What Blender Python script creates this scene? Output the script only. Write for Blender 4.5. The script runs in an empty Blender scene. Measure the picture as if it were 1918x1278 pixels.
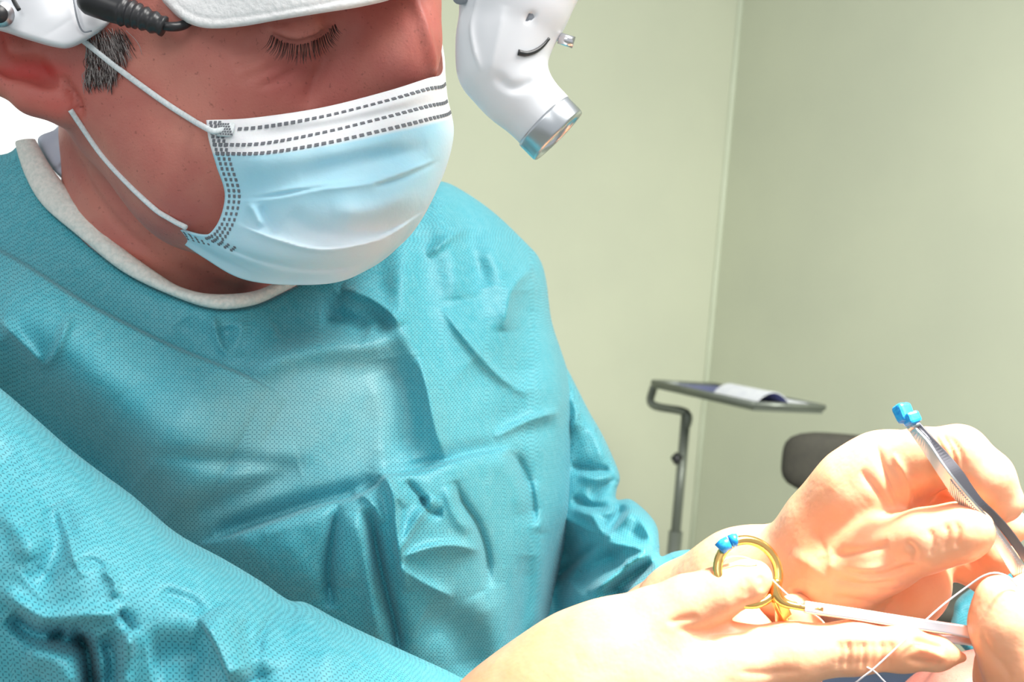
import bpy, math, random
import numpy as np
from mathutils import Matrix, Vector, Euler

SC = bpy.context.scene
COL = SC.collection
random.seed(7)
RNG = np.random.default_rng(7)

# ------------------------------------------------------------------ camera
W, H, F = 1918.0, 1278.0, 2100.0
cam_d = bpy.data.cameras.new('camera')
cam_d.sensor_fit = 'HORIZONTAL'
cam_d.sensor_width = 36.0
cam_d.lens = F / W * 36.0
cam_d.clip_start = 0.02
cam = bpy.data.objects.new('camera', cam_d)
COL.objects.link(cam)
PITCH, ROLL, CAMZ = math.radians(-2.6), math.radians(4.7), 1.22
# looking along +Y, tilted down a little and rolled
CM = Matrix.Translation((0, 0, CAMZ)) @ Euler((math.radians(90) + PITCH, 0, 0)).to_matrix().to_4x4() @ Matrix.Rotation(ROLL, 4, 'Z')
cam.matrix_world = CM
SC.camera = cam
cam_d.dof.use_dof = True
cam_d.dof.focus_distance = 0.50
cam_d.dof.aperture_fstop = 15.0
CMN = np.array(CM)

# ------------------------------------------------------------------ world and lights
world = bpy.data.worlds.new('world')
SC.world = world
world.use_nodes = True
bg = world.node_tree.nodes['Background']
bg.inputs[0].default_value = (0.93, 0.97, 1.0, 1)
bg.inputs[1].default_value = 0.64
SC.view_settings.view_transform = 'Standard'
SC.view_settings.look = 'None'
SC.view_settings.gamma = 1.0
SC.view_settings.exposure = 0.0
SC.view_settings.use_curve_mapping = False


def cpt(px, py, d):
    """camera space point of a pixel at a depth"""
    return np.array([(px - W / 2) * d / F, -(py - H / 2) * d / F, -d])


def wpt(px, py, d):
    v = CM @ Vector(cpt(px, py, d))
    return v


def lamp(name, typ, loc, target, energy, size, color, **kw):
    d = bpy.data.lights.new(name, typ)
    d.energy = energy
    d.color = color
    if typ == 'AREA':
        d.shape = 'RECTANGLE'
        d.size = size[0]
        d.size_y = size[1]
    else:
        d.shadow_soft_size = size
    for k, v in kw.items():
        setattr(d, k, v)
    o = bpy.data.objects.new(name, d)
    COL.objects.link(o)
    o.location = loc
    o.rotation_euler = (Vector(target) - Vector(loc)).to_track_quat('-Z', 'Y').to_euler()
    return o


CHEST = wpt(700, 700, 0.6)
HANDS = wpt(1560, 1100, 0.46)
lamp('ceiling_panel_light', 'AREA', (0.7, 0.1, 2.55), CHEST, 37, (0.9, 0.9), (1.0, 0.98, 0.94))
lamp('front_fill_light', 'AREA', (-0.35, -1.3, 2.2), CHEST, 9, (1.2, 0.8), (1.0, 0.985, 0.96))  # unseen fill added behind the camera to lift the chest
lamp('wall_fill_light', 'AREA', (1.0, 0.5, 1.7), (0.25, 2.9, 0.95), 12, (0.5, 0.5), (1.0, 0.99, 0.93), spread=math.radians(110))  # unseen fill added to brighten the back wall near the corner
lamp('wall_pool_fill', 'SPOT', (0.95, 0.9, 2.1), (1.25, 2.2, 1.35), 30, 0.25, (1.0, 0.98, 0.93), spot_size=math.radians(80), spot_blend=1.0)  # unseen spot added to make a bright pool on the right wall
lamp('operating_lamp_light', 'SPOT', HANDS + Vector((0.16, -0.10, 0.75)), HANDS + Vector((0.03, 0, 0)), 125, 0.05, (1.0, 0.95, 0.86),
     spot_size=math.radians(27), spot_blend=0.8)

# ------------------------------------------------------------------ materials


def mat(name, color, rough=0.5, metal=0.0, **kw):
    m = bpy.data.materials.new(name)
    m.use_nodes = True
    b = m.node_tree.nodes['Principled BSDF']
    b.inputs['Base Color'].default_value = (*color, 1)
    b.inputs['Roughness'].default_value = rough
    b.inputs['Metallic'].default_value = metal
    for k, v in kw.items():
        b.inputs[k.replace('_', ' ')].default_value = v
    return m


class NT:
    """tiny helper around a node tree"""

    def __init__(self, m):
        self.t = m.node_tree
        self.b = self.t.nodes['Principled BSDF']

    def n(self, typ, **kw):
        x = self.t.nodes.new(typ)
        for k, v in kw.items():
            if k.startswith('i_'):
                x.inputs[k[2:].replace('_', ' ')].default_value = v
            else:
                setattr(x, k, v)
        return x

    def l(self, a, b):
        self.t.links.new(a, b)

    def math(self, op, a, b=None, c=None):
        x = self.t.nodes.new('ShaderNodeMath')
        x.operation = op
        for i, v in enumerate((a, b, c)):
            if v is None:
                continue
            if isinstance(v, (int, float)):
                x.inputs[i].default_value = v
            else:
                self.l(v, x.inputs[i])
        return x.outputs[0]

    def mix(self, f, a, b):
        x = self.t.nodes.new('ShaderNodeMix')
        x.data_type = 'RGBA'
        if isinstance(f, (int, float)):
            x.inputs[0].default_value = f
        else:
            self.l(f, x.inputs[0])
        for i, v in ((6, a), (7, b)):
            if isinstance(v, tuple):
                x.inputs[i].default_value = (*v, 1)
            else:
                self.l(v, x.inputs[i])
        return x.outputs[2]

    def noise(self, scale, detail=3, vec=None, rough=0.5):
        x = self.n('ShaderNodeTexNoise')
        x.inputs['Scale'].default_value = scale
        x.inputs['Detail'].default_value = detail
        x.inputs['Roughness'].default_value = rough
        if vec is None:
            vec = self.n('ShaderNodeTexCoord').outputs['Object']
        self.l(vec, x.inputs['Vector'])
        return x.outputs['Fac']

    def ramp(self, v, lo, hi):
        x = self.n('ShaderNodeMapRange')
        x.inputs['From Min'].default_value = lo
        x.inputs['From Max'].default_value = hi
        self.l(v, x.inputs['Value'])
        return x.outputs['Result']

    def bump(self, h, strength, dist, prev=None):
        x = self.n('ShaderNodeBump')
        x.inputs['Strength'].default_value = strength
        x.inputs['Distance'].default_value = dist
        self.l(h, x.inputs['Height'])
        if prev is not None:
            self.l(prev, x.inputs['Normal'])
        self.l(x.outputs[0], self.b.inputs['Normal'])
        return x.outputs[0]


def m_gown():
    m = mat('gown_nonwoven', (0.08, 0.42, 0.50), 0.52, 0, Specular_IOR_Level=0.5, Sheen_Weight=0.15)
    t = NT(m)
    uv = t.n('ShaderNodeTexCoord').outputs['UV']
    sep = t.n('ShaderNodeSeparateXYZ')
    t.l(uv, sep.inputs[0])
    P = 0.0024

    def lattice(ox, sx, sy):
        fx = t.math('SUBTRACT', t.math('FRACT', t.math('ADD', t.math('DIVIDE', sep.outputs[0], P), ox)), 0.5)
        fy = t.math('SUBTRACT', t.math('FRACT', t.math('ADD', t.math('DIVIDE', sep.outputs[1], P), ox)), 0.5)
        a = t.math('MULTIPLY', t.math('ABSOLUTE', fx), sx)
        b = t.math('MULTIPLY', t.math('ABSOLUTE', fy), sy)
        return t.math('MAXIMUM', a, b)
    d = t.math('MINIMUM', lattice(0.0, 1.0, 2.3), lattice(0.5, 2.3, 1.0))
    dot = t.n('ShaderNodeMapRange')
    dot.inputs['From Min'].default_value = 0.19
    dot.inputs['From Max'].default_value = 0.26
    dot.inputs['To Min'].default_value = 1.0
    dot.inputs['To Max'].default_value = 0.0
    t.l(d, dot.inputs['Value'])
    big = t.ramp(t.noise(9, 3), 0.35, 0.7)
    fib = t.noise(260, 4)
    c = t.mix(big, (0.055, 0.40, 0.49), (0.10, 0.46, 0.545))
    c = t.mix(t.math('MULTIPLY', t.ramp(fib, 0.35, 0.8), 0.35), c, (0.24, 0.60, 0.66))
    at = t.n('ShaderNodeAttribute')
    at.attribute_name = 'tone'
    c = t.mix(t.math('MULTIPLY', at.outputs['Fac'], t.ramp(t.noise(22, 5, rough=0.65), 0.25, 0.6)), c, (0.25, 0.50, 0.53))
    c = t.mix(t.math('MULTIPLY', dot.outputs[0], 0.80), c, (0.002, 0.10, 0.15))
    t.l(c, t.b.inputs['Base Color'])
    n1 = t.bump(t.math('SUBTRACT', 1.0, dot.outputs[0]), 0.25, 0.0003)
    n2 = t.bump(t.noise(38, 4, rough=0.6), 0.25, 0.004, n1)
    t.bump(fib, 0.25, 0.0006, n2)
    return m


def m_skin(name, c1, c2, c3):
    m = mat(name, c1, 0.48, 0, Specular_IOR_Level=0.4)
    t = NT(m)
    t.b.inputs['Subsurface Weight'].default_value = 0.12
    t.b.inputs['Subsurface Radius'].default_value = (1.0, 0.3, 0.15)
    t.b.inputs['Subsurface Scale'].default_value = 0.004
    at = t.n('ShaderNodeAttribute')
    at.attribute_name = 'tone'
    c = t.mix(t.ramp(t.noise(28, 4), 0.38, 0.66), c1, c2)
    c = t.mix(at.outputs['Fac'], c, c3)
    sp = t.ramp(t.noise(520, 2), 0.64, 0.76)
    c = t.mix(t.math('MULTIPLY', sp, 0.45), c, (0.16, 0.05, 0.035))
    t.l(c, t.b.inputs['Base Color'])
    n1 = t.bump(t.noise(900, 3), 0.35, 0.0005)
    t.bump(t.noise(160, 4), 0.25, 0.0012, n1)
    return m


def m_glove():
    m = mat('latex_glove', (0.90, 0.60, 0.42), 0.36, 0, Specular_IOR_Level=0.5)
    t = NT(m)
    t.b.inputs['Subsurface Weight'].default_value = 0.25
    t.b.inputs['Subsurface Radius'].default_value = (1.0, 0.35, 0.12)
    t.b.inputs['Subsurface Scale'].default_value = 0.006
    c = t.mix(t.ramp(t.noise(35, 3), 0.35, 0.7), (0.95, 0.51, 0.31), (0.90, 0.41, 0.22))
    t.l(c, t.b.inputs['Base Color'])
    n1 = t.bump(t.noise(70, 3), 0.35, 0.003)
    t.bump(t.noise(400, 3), 0.15, 0.0006, n1)
    return m


def m_plain_noise(name, c1, c2, scale, rough, bump=0.1, dist=0.001, metal=0.0, **kw):
    m = mat(name, c1, rough, metal, **kw)
    t = NT(m)
    nz = t.noise(scale, 4)
    t.l(t.mix(t.ramp(nz, 0.35, 0.65), c1, c2), t.b.inputs['Base Color'])
    if bump:
        t.bump(nz, bump, dist)
    return m


def m_mask():
    m = mat('mask_fabric', (0.6, 0.8, 0.9), 0.75, 0, Specular_IOR_Level=0.25)
    t = NT(m)
    at = t.n('ShaderNodeAttribute')
    at.attribute_name = 'tone'
    nz = t.ramp(t.noise(30, 3), 0.35, 0.7)
    blue = t.mix(nz, (0.40, 0.72, 0.86), (0.50, 0.78, 0.89))
    c = t.mix(at.outputs['Fac'], blue, (0.86, 0.86, 0.88))
    t.l(c, t.b.inputs['Base Color'])
    n1 = t.bump(t.noise(600, 3), 0.2, 0.0005)
    t.bump(t.noise(60, 4), 0.2, 0.002, n1)
    t.b.inputs['Subsurface Weight'].default_value = 0.1
    t.b.inputs['Subsurface Scale'].default_value = 0.004
    return m


M = dict(
    gown=m_gown(),
    skin=m_skin('skin', (0.57, 0.215, 0.165), (0.50, 0.145, 0.12), (0.60, 0.08, 0.07)),
    glove=m_glove(),
    mask=m_mask(),
    white=m_plain_noise('white_plastic', (0.84, 0.85, 0.88), (0.80, 0.81, 0.85), 20, 0.32, 0.0),
    leather=m_plain_noise('white_leatherette', (0.95, 0.95, 0.95), (0.88, 0.88, 0.88), 420, 0.45, 0.5, 0.0012),
    black=m_plain_noise('black_rubber', (0.012, 0.013, 0.015), (0.03, 0.03, 0.033), 60, 0.35, 0.2),
    grey=mat('grey_seam', (0.30, 0.32, 0.36), 0.5),
    mark=mat('weld_mark_grey', (0.16, 0.17, 0.19), 0.6),
    loop=m_plain_noise('elastic_white', (0.75, 0.80, 0.82), (0.62, 0.68, 0.70), 900, 0.7, 0.4, 0.0005),
    binding=m_plain_noise('white_binding', (0.86, 0.86, 0.80), (0.70, 0.74, 0.69), 500, 0.75, 0.6, 0.0012),
    shirt=m_plain_noise('pale_shirt', (0.55, 0.62, 0.74), (0.62, 0.68, 0.78), 80, 0.8, 0.1),
    steel=mat('polished_steel', (0.78, 0.77, 0.80), 0.18, 1.0),
    brightsteel=mat('bright_steel', (0.93, 0.89, 0.92), 0.38, 1.0),
    channel_shade=mat('shaded_steel', (0.30, 0.29, 0.32), 0.28, 1.0),  # darker copy of the forceps steel, shade between the blades put into its colour
    satin=mat('satin_steel', (0.62, 0.65, 0.68), 0.3, 1.0),
    gold=mat('gold_plating', (0.95, 0.60, 0.20), 0.2, 1.0),
    tape=m_plain_noise('blue_tape', (0.01, 0.26, 0.75), (0.03, 0.42, 0.88), 700, 0.35, 0.1),
    hair=mat('grey_hair', (0.34, 0.30, 0.29), 0.45),
    hairdark=mat('dark_hair', (0.045, 0.03, 0.028), 0.5),
    thread=mat('white_suture', (0.85, 0.80, 0.84), 0.5),
    wall=m_plain_noise('painted_wall', (0.57, 0.60, 0.46), (0.54, 0.57, 0.44), 3, 0.75, 0.05),
    floor=m_plain_noise('vinyl_floor', (0.35, 0.36, 0.32), (0.30, 0.31, 0.28), 12, 0.4, 0.02),
    chair=m_plain_noise('olive_upholstery', (0.055, 0.052, 0.038), (0.045, 0.043, 0.033), 120, 0.8, 0.2),
    navy=m_plain_noise('navy_cover', (0.02, 0.035, 0.07), (0.03, 0.045, 0.085), 40, 0.5, 0.1),
    blueprint=m_plain_noise('blue_print', (0.03, 0.04, 0.22), (0.06, 0.07, 0.30), 60, 0.4, 0),
    paper=m_plain_noise('white_paper', (0.75, 0.77, 0.80), (0.66, 0.68, 0.74), 60, 0.5, 0),
    pole=mat('grey_pole', (0.16, 0.18, 0.15), 0.35, 0.4),
)
M['glass'] = mat('window_glass', (0.9, 0.95, 1.0), 0.02, 0, Transmission_Weight=1.0)
_pn = M['pane_glow'] = mat('glowing_daylight_pane', (0.95, 0.95, 0.92), 0.5)
_pn.node_tree.nodes['Principled BSDF'].inputs['Emission Color'].default_value = (1.0, 0.99, 0.94, 1)
_pn.node_tree.nodes['Principled BSDF'].inputs['Emission Strength'].default_value = 1.1  # outside daylight put in as the pane's own glow
M['lens'] = mat('lamp_glass', (0.9, 0.95, 1.0), 0.05, 0, Transmission_Weight=0.6)

# ------------------------------------------------------------------ object helpers


def to_world(v):
    v = np.asarray(v, float)
    return v @ CMN[:3, :3].T + CMN[:3, 3]


def setprops(o, label=None, cat=None, group=None, kind=None, category=None):
    cat = cat or category
    for k, v in (('label', label), ('category', cat), ('group', group), ('kind', kind)):
        if v:
            o[k] = v
    return o


def empty(name, loc, label=None, cat=None, group=None):
    o = bpy.data.objects.new(name, None)
    o.empty_display_size = 0.05
    COL.objects.link(o)
    o.location = loc
    o.matrix_world = Matrix.Translation(loc)
    return setprops(o, label, cat, group)


def attach(o, parent):
    if parent is not None:
        o.parent = parent
        base = Vector(parent.location) if parent.parent is None else Vector((0, 0, 0))
        o.matrix_parent_inverse = Matrix.Translation(-base)
    return o


def mesh(name, verts, faces, m, parent=None, smooth=True, world_space=False, uv=None, attrs=None, **props):
    v = np.asarray(verts, float)
    if not world_space:
        v = to_world(v)
    me = bpy.data.meshes.new(name)
    if isinstance(faces, np.ndarray):
        k = faces.shape[1]
        me.vertices.add(len(v))
        me.vertices.foreach_set('co', v.ravel())
        me.loops.add(faces.size)
        me.loops.foreach_set('vertex_index', faces.ravel().astype(np.int32))
        me.polygons.add(len(faces))
        me.polygons.foreach_set('loop_start', np.arange(0, faces.size, k, dtype=np.int32))
        me.update(calc_edges=True)
    else:
        me.from_pydata(v.tolist(), [], [list(f) for f in faces])
    me.validate()
    if uv is not None:
        l = me.uv_layers.new(name='UVMap')
        vi = np.empty(len(me.loops), np.int32)
        me.loops.foreach_get('vertex_index', vi)
        l.data.foreach_set('uv', np.asarray(uv, np.float32)[vi].ravel())
    for k_, a in (attrs or {}).items():
        at = me.attributes.new(k_, 'FLOAT', 'POINT')
        at.data.foreach_set('value', np.asarray(a, np.float32))
    me.shade_smooth() if smooth else me.shade_flat()
    mm = m if isinstance(m, (list, tuple)) else [m]
    for x in mm:
        me.materials.append(x)
    o = bpy.data.objects.new(name, me)
    COL.objects.link(o)
    attach(o, parent)
    return setprops(o, **props)


def bevel(o, w, seg=2, ang=40):
    b = o.modifiers.new('bevel', 'BEVEL')
    b.width = w
    b.segments = seg
    b.limit_method = 'ANGLE'
    b.angle_limit = math.radians(ang)
    return o


def join(parts):
    V, Fc, n = [], [], 0
    for v, f in parts:
        v = np.asarray(v)
        V.append(v)
        Fc += [[i + n for i in q] for q in f]
        n += len(v)
    return np.vstack(V), Fc


def catmull(pts, n, closed=False):
    """resample a polyline of control points with a Catmull-Rom spline, n per span"""
    p = np.asarray(pts, float)
    m = len(p)
    out = []
    rng = range(m if closed else m - 1)
    for i in rng:
        if closed:
            a, b, c, d = p[i - 1], p[i], p[(i + 1) % m], p[(i + 2) % m]
        else:
            b, c = p[i], p[i + 1]
            a = p[i - 1] if i > 0 else 2 * b - c
            d = p[i + 2] if i + 2 < m else 2 * c - b
        for t in np.arange(n) / n:
            out.append(0.5 * (2 * b + (c - a) * t + (2 * a - 5 * b + 4 * c - d) * t * t + (3 * b - a - 3 * c + d) * t ** 3))
    if not closed:
        out.append(p[-1])
    return np.array(out)


def tube(pts, radii, segs=12, caps=True, flat=1.0, up=None):
    """swept tube; flat < 1 squashes it across"""
    p = np.asarray(pts, float)
    n = len(p)
    r = np.broadcast_to(np.asarray(radii, float), (n,))
    tg = np.gradient(p, axis=0)
    tg /= np.linalg.norm(tg, axis=1)[:, None] + 1e-12
    ref = np.array(up if up is not None else [0.0, 0.0, 1.0])
    if abs(tg[0] @ ref) > 0.95:
        ref = np.array([0.0, 1.0, 0.0])
    a = ref - tg[0] * (ref @ tg[0])
    a /= np.linalg.norm(a)
    V = []
    for i in range(n):
        a = a - tg[i] * (a @ tg[i])
        a /= np.linalg.norm(a)
        b = np.cross(tg[i], a)
        for k in range(segs):
            th = 2 * math.pi * k / segs
            V.append(p[i] + r[i] * (math.cos(th) * a * flat + math.sin(th) * b))
    Fc = []
    for i in range(n - 1):
        for k in range(segs):
            k2 = (k + 1) % segs
            Fc.append([i * segs + k, i * segs + k2, (i + 1) * segs + k2, (i + 1) * segs + k])
    if caps:
        Fc.append(list(range(segs))[::-1])
        Fc.append([(n - 1) * segs + k for k in range(segs)])
    return np.array(V), Fc


def box_between(a, b, up, w, h, w2=None, h2=None):
    """a bar from a to b, w across, h along up"""
    a, b, up = (np.asarray(x, float) for x in (a, b, up))
    t = (b - a) / np.linalg.norm(b - a)
    u = up - t * (up @ t)
    u /= np.linalg.norm(u)
    s = np.cross(t, u)
    w2 = w if w2 is None else w2
    h2 = h if h2 is None else h2
    V = []
    for p, ww, hh in ((a, w, h), (b, w2, h2)):
        for i, j in ((-1, -1), (1, -1), (1, 1), (-1, 1)):
            V.append(p + s * i * ww / 2 + u * j * hh / 2)
    return np.array(V), [[3, 2, 1, 0], [4, 5, 6, 7], [0, 1, 5, 4], [1, 2, 6, 5], [2, 3, 7, 6], [3, 0, 4, 7]]


def seg_dist(P, poly, closed=False):
    """distance of points P (n,2) to a polyline, with parameter and side sign"""
    q = np.asarray(poly, float)
    if closed:
        q = np.vstack([q, q[:1]])
    L = np.linalg.norm(np.diff(q, axis=0), axis=1)
    cum = np.concatenate([[0], np.cumsum(L)])
    best = np.full(len(P), 1e9)
    par = np.zeros(len(P))
    side = np.ones(len(P))
    near = np.zeros_like(P)
    for i in range(len(q) - 1):
        a, b = q[i], q[i + 1]
        ab = b - a
        t = np.clip(((P - a) @ ab) / (ab @ ab + 1e-12), 0, 1)
        c = a + t[:, None] * ab
        dv = P - c
        d = np.hypot(dv[:, 0], dv[:, 1])
        m = d < best
        best[m] = d[m]
        par[m] = (cum[i] + t[m] * L[i]) / cum[-1]
        cr = ab[0] * (P[:, 1] - a[1]) - ab[1] * (P[:, 0] - a[0])
        side[m] = np.sign(cr[m])
        near[m] = c[m]
    return best, par, side, near


def strokes_amp(P, strokes):
    """sum of fold strokes at pixel positions, metres towards the viewer.
    ('r', pts, width, mm) round fold; ('c', ...) sharp crease;
    ('s', pts, falloff, mm, edge) step: raised on the right-hand side of the drawn direction"""
    z = np.zeros(len(P))
    for s in strokes:
        pts = catmull(s[1], 4)
        wd = s[2]
        lo, hi = pts.min(0) - 4.5 * wd, pts.max(0) + 4.5 * wd
        m = np.all((P > lo) & (P < hi), axis=1)
        if not m.any():
            continue
        d, t, side, _ = seg_dist(P[m], pts)
        tap = np.clip(np.minimum(t, 1 - t) * 5, 0.0, 1) ** 0.7
        if s[0] == 'r':
            v = np.exp(-(d / wd) ** 2) * (0.15 + 0.85 * tap)
        elif s[0] == 'c':
            v = np.exp(-1.6 * (np.sqrt(d * d + 9.0) - 3.0) / wd) * tap
        elif s[0] == 's':
            e = s[4] if len(s) > 4 else 4.0
            sd = d * side
            v = np.where(sd > 0, np.clip(sd / e, 0, 1) * np.exp(-(np.maximum(sd - e, 0) / wd) ** 2), 0) * tap
        z[m] += v * s[3] * 0.001
    return z


def crumple(P, scale, seed, n=3):
    """paper-like facets: ridged sum of value planes"""
    r = np.random.default_rng(seed)
    z = np.zeros(len(P))
    for k in range(n):
        for j in range(3):
            th = r.uniform(0, math.pi)
            u = (P[:, 0] * math.cos(th) + P[:, 1] * math.sin(th)) / (scale / (1 + k * 0.8))
            w = (-P[:, 0] * math.sin(th) + P[:, 1] * math.cos(th)) / (scale * 2.2 / (1 + k * 0.8))
            ph = r.uniform(0, 10)
            u = u + 0.7 * np.sin(w * 1.3 + ph)
            tri = np.abs(((u + ph) % 2) - 1)
            env = 0.5 + 0.5 * np.sin(w + ph * 2.1) * np.cos(u * 0.37 + ph)
            z += (tri - 0.5) * env / (1 + k) ** 1.2
    return z / 3


def inside(P, poly):
    q = np.asarray(poly)
    x, y = P[:, 0], P[:, 1]
    r = np.zeros(len(P), bool)
    j = len(q) - 1
    for i in range(len(q)):
        xi, yi, xj, yj = q[i, 0], q[i, 1], q[j, 0], q[j, 1]
        c = (yi > y) != (yj > y)
        with np.errstate(divide='ignore', invalid='ignore'):
            xx = (xj - xi) * (y - yi) / (yj - yi + 1e-12) + xi
        r ^= c & (x < xx)
        j = i
    return r


def rbf(ctrl):
    """thin-plate depth surface through (px, py, depth) control points"""
    c = np.asarray(ctrl, float)
    X = c[:, :2] / 500.0

    def phi(r2):
        return 0.5 * r2 * np.log(r2 + 1e-9)
    D = ((X[:, None] - X[None]) ** 2).sum(-1)
    A = phi(D) + np.eye(len(X)) * 1e-3
    Pm = np.hstack([np.ones((len(X), 1)), X])
    K = np.zeros((len(X) + 3, len(X) + 3))
    K[:len(X), :len(X)] = A
    K[:len(X), len(X):] = Pm
    K[len(X):, :len(X)] = Pm.T
    sol = np.linalg.solve(K, np.concatenate([c[:, 2], np.zeros(3)]))

    def f(P):
        Y = P / 500.0
        r2 = ((Y[:, None] - X[None]) ** 2).sum(-1)
        return phi(r2) @ sol[:-3] + np.hstack([np.ones((len(Y), 1)), Y]) @ sol[-3:]
    return f


def relief(name, outline, step, ctrl, roll, rolld, back, m, parent, strokes=(), crump=None, spl=6, uvrot=0.0,
           tonefn=None, corner=False, rollfn=None, kmat=None, **props):
    """a closed solid: its silhouette is the outline, its front surface follows the depth controls and rolls away
    at the edges by rolld metres, its back bulges away by `back` metres"""
    poly = np.asarray(outline, float) if corner else catmull(outline, spl, True)
    lo, hi = poly.min(0) - step, poly.max(0) + step
    xs = np.arange(lo[0], hi[0] + step, step)
    ys = np.arange(lo[1], hi[1] + step, step)
    GX, GY = np.meshgrid(xs, ys)
    P = np.stack([GX.ravel(), GY.ravel()], 1)
    d, _, _, near = seg_dist(P, poly, True)
    sd = np.where(inside(P, poly), d, -d)
    ny, nx = GX.shape
    S = sd.reshape(ny, nx)
    ok = S > -0.45 * step
    cell = ok[:-1, :-1] & ok[1:, :-1] & ok[:-1, 1:] & ok[1:, 1:]
    idx = np.arange(ny * nx).reshape(ny, nx)
    q = np.stack([idx[:-1, :-1], idx[1:, :-1], idx[1:, 1:], idx[:-1, 1:]], -1)[cell]
    cnt = np.zeros((ny, nx), int)
    c_ = cell.astype(int)
    cnt[:-1, :-1] += c_
    cnt[1:, :-1] += c_
    cnt[:-1, 1:] += c_
    cnt[1:, 1:] += c_
    bnd = ((cnt > 0) & (cnt < 4)).ravel()
    P = P.copy()
    P[bnd] = near[bnd]
    sd = np.where(bnd, 0, np.maximum(sd, 0))
    used = (cnt > 0).ravel()
    remap = -np.ones(ny * nx, int)
    ui = np.nonzero(used)[0]
    remap[ui] = np.arange(len(ui))
    P, sd, bnd = P[ui], sd[ui], bnd[ui]
    q = remap[q]
    t = np.clip(sd / roll, 0, 1)
    prof = np.sqrt(1 - (1 - t) ** 2)
    D = rbf(ctrl)(P)
    if rollfn is not None:
        rolld = rolld * rollfn(P)
    # cloth coordinates measured along the rolled surface
    full = np.full(ny * nx, np.nan)
    full[ui] = D + rolld * (1 - prof)
    Z = full.reshape(ny, nx)
    md = float(np.mean(D))

    def arc(Z, axis):
        g = np.diff(Z, axis=axis)
        s_ = step * md / F
        g = np.nan_to_num(g, nan=0.0)
        return np.sqrt(s_ * s_ + np.clip(g, -3 * s_, 3 * s_) ** 2)
    Us = np.zeros((ny, nx))
    Us[:, 1:] = np.cumsum(arc(Z, 1), 1)
    Vs = np.zeros((ny, nx))
    Vs[:-1] = np.cumsum(arc(Z, 0)[::-1], 0)[::-1]
    UV = np.stack([Us.ravel()[ui], Vs.ravel()[ui]], 1)
    edge = np.clip(sd / (6 * step), 0, 1)
    add = strokes_amp(P, strokes) if strokes else np.zeros(len(P))
    if crump:
        add = add + crumple(P, crump[0], crump[2]) * crump[1]
    df = D + rolld * (1 - prof) - add * (0.25 + 0.75 * edge)
    df = np.where(bnd, D + rolld, df)
    db = D + rolld + back * prof
    db = np.maximum(db, df)

    def cam3(P_, d_):
        return np.stack([(P_[:, 0] - W / 2) * d_ / F, -(P_[:, 1] - H / 2) * d_ / F, -d_], 1)
    Vf = cam3(P, df)
    Vb = cam3(P, db)
    inner = np.nonzero(~bnd)[0]
    bmap = np.arange(len(P))
    bmap[inner] = len(P) + np.arange(len(inner))
    V = np.vstack([Vf, Vb[inner]])
    qb = bmap[q][:, ::-1]
    Fc = np.vstack([q, qb])
    ca, sa = math.cos(uvrot), math.sin(uvrot)
    UV = np.vstack([UV, UV[inner]])
    uv = np.stack([UV[:, 0] * ca - UV[:, 1] * sa, UV[:, 0] * sa + UV[:, 1] * ca], 1)
    attrs = None
    if tonefn is not None:
        PP = np.vstack([P, P[inner]])
        attrs = {'tone': tonefn(PP)}
    return mesh(name, V, Fc, m, parent, uv=uv, attrs=attrs, **props)


# ------------------------------------------------------------------ signed distance sculpting


def sd_cone(X, a, b, r1, r2):
    """round cone between a and b"""
    ba = b - a
    l2 = ba @ ba
    rr = r1 - r2
    a2 = l2 - rr * rr
    if l2 < 1e-10 or a2 <= 0:
        c, r = (a, r1) if r1 > r2 else (b, r2)
        return np.linalg.norm(X - c, axis=-1) - r
    il2 = 1 / l2
    pa = X - a
    y = pa @ ba
    z = y - l2
    xv = pa * l2 - ba * y[..., None]
    x2 = (xv ** 2).sum(-1)
    y2 = y * y * l2
    z2 = z * z * l2
    k = np.sign(rr) * rr * rr * x2
    d = (np.sqrt(x2 * a2 * il2) + y * rr) * il2 - r1
    d = np.where(np.sign(z) * a2 * z2 > k, np.sqrt(x2 + z2) * il2 - r2, d)
    d = np.where(np.sign(y) * a2 * y2 < k, np.sqrt(x2 + y2) * il2 - r1, d)
    return d


def rotm(rx, ry, rz):
    return np.array(Euler((math.radians(rx), math.radians(ry), math.radians(rz))).to_matrix())


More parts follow.
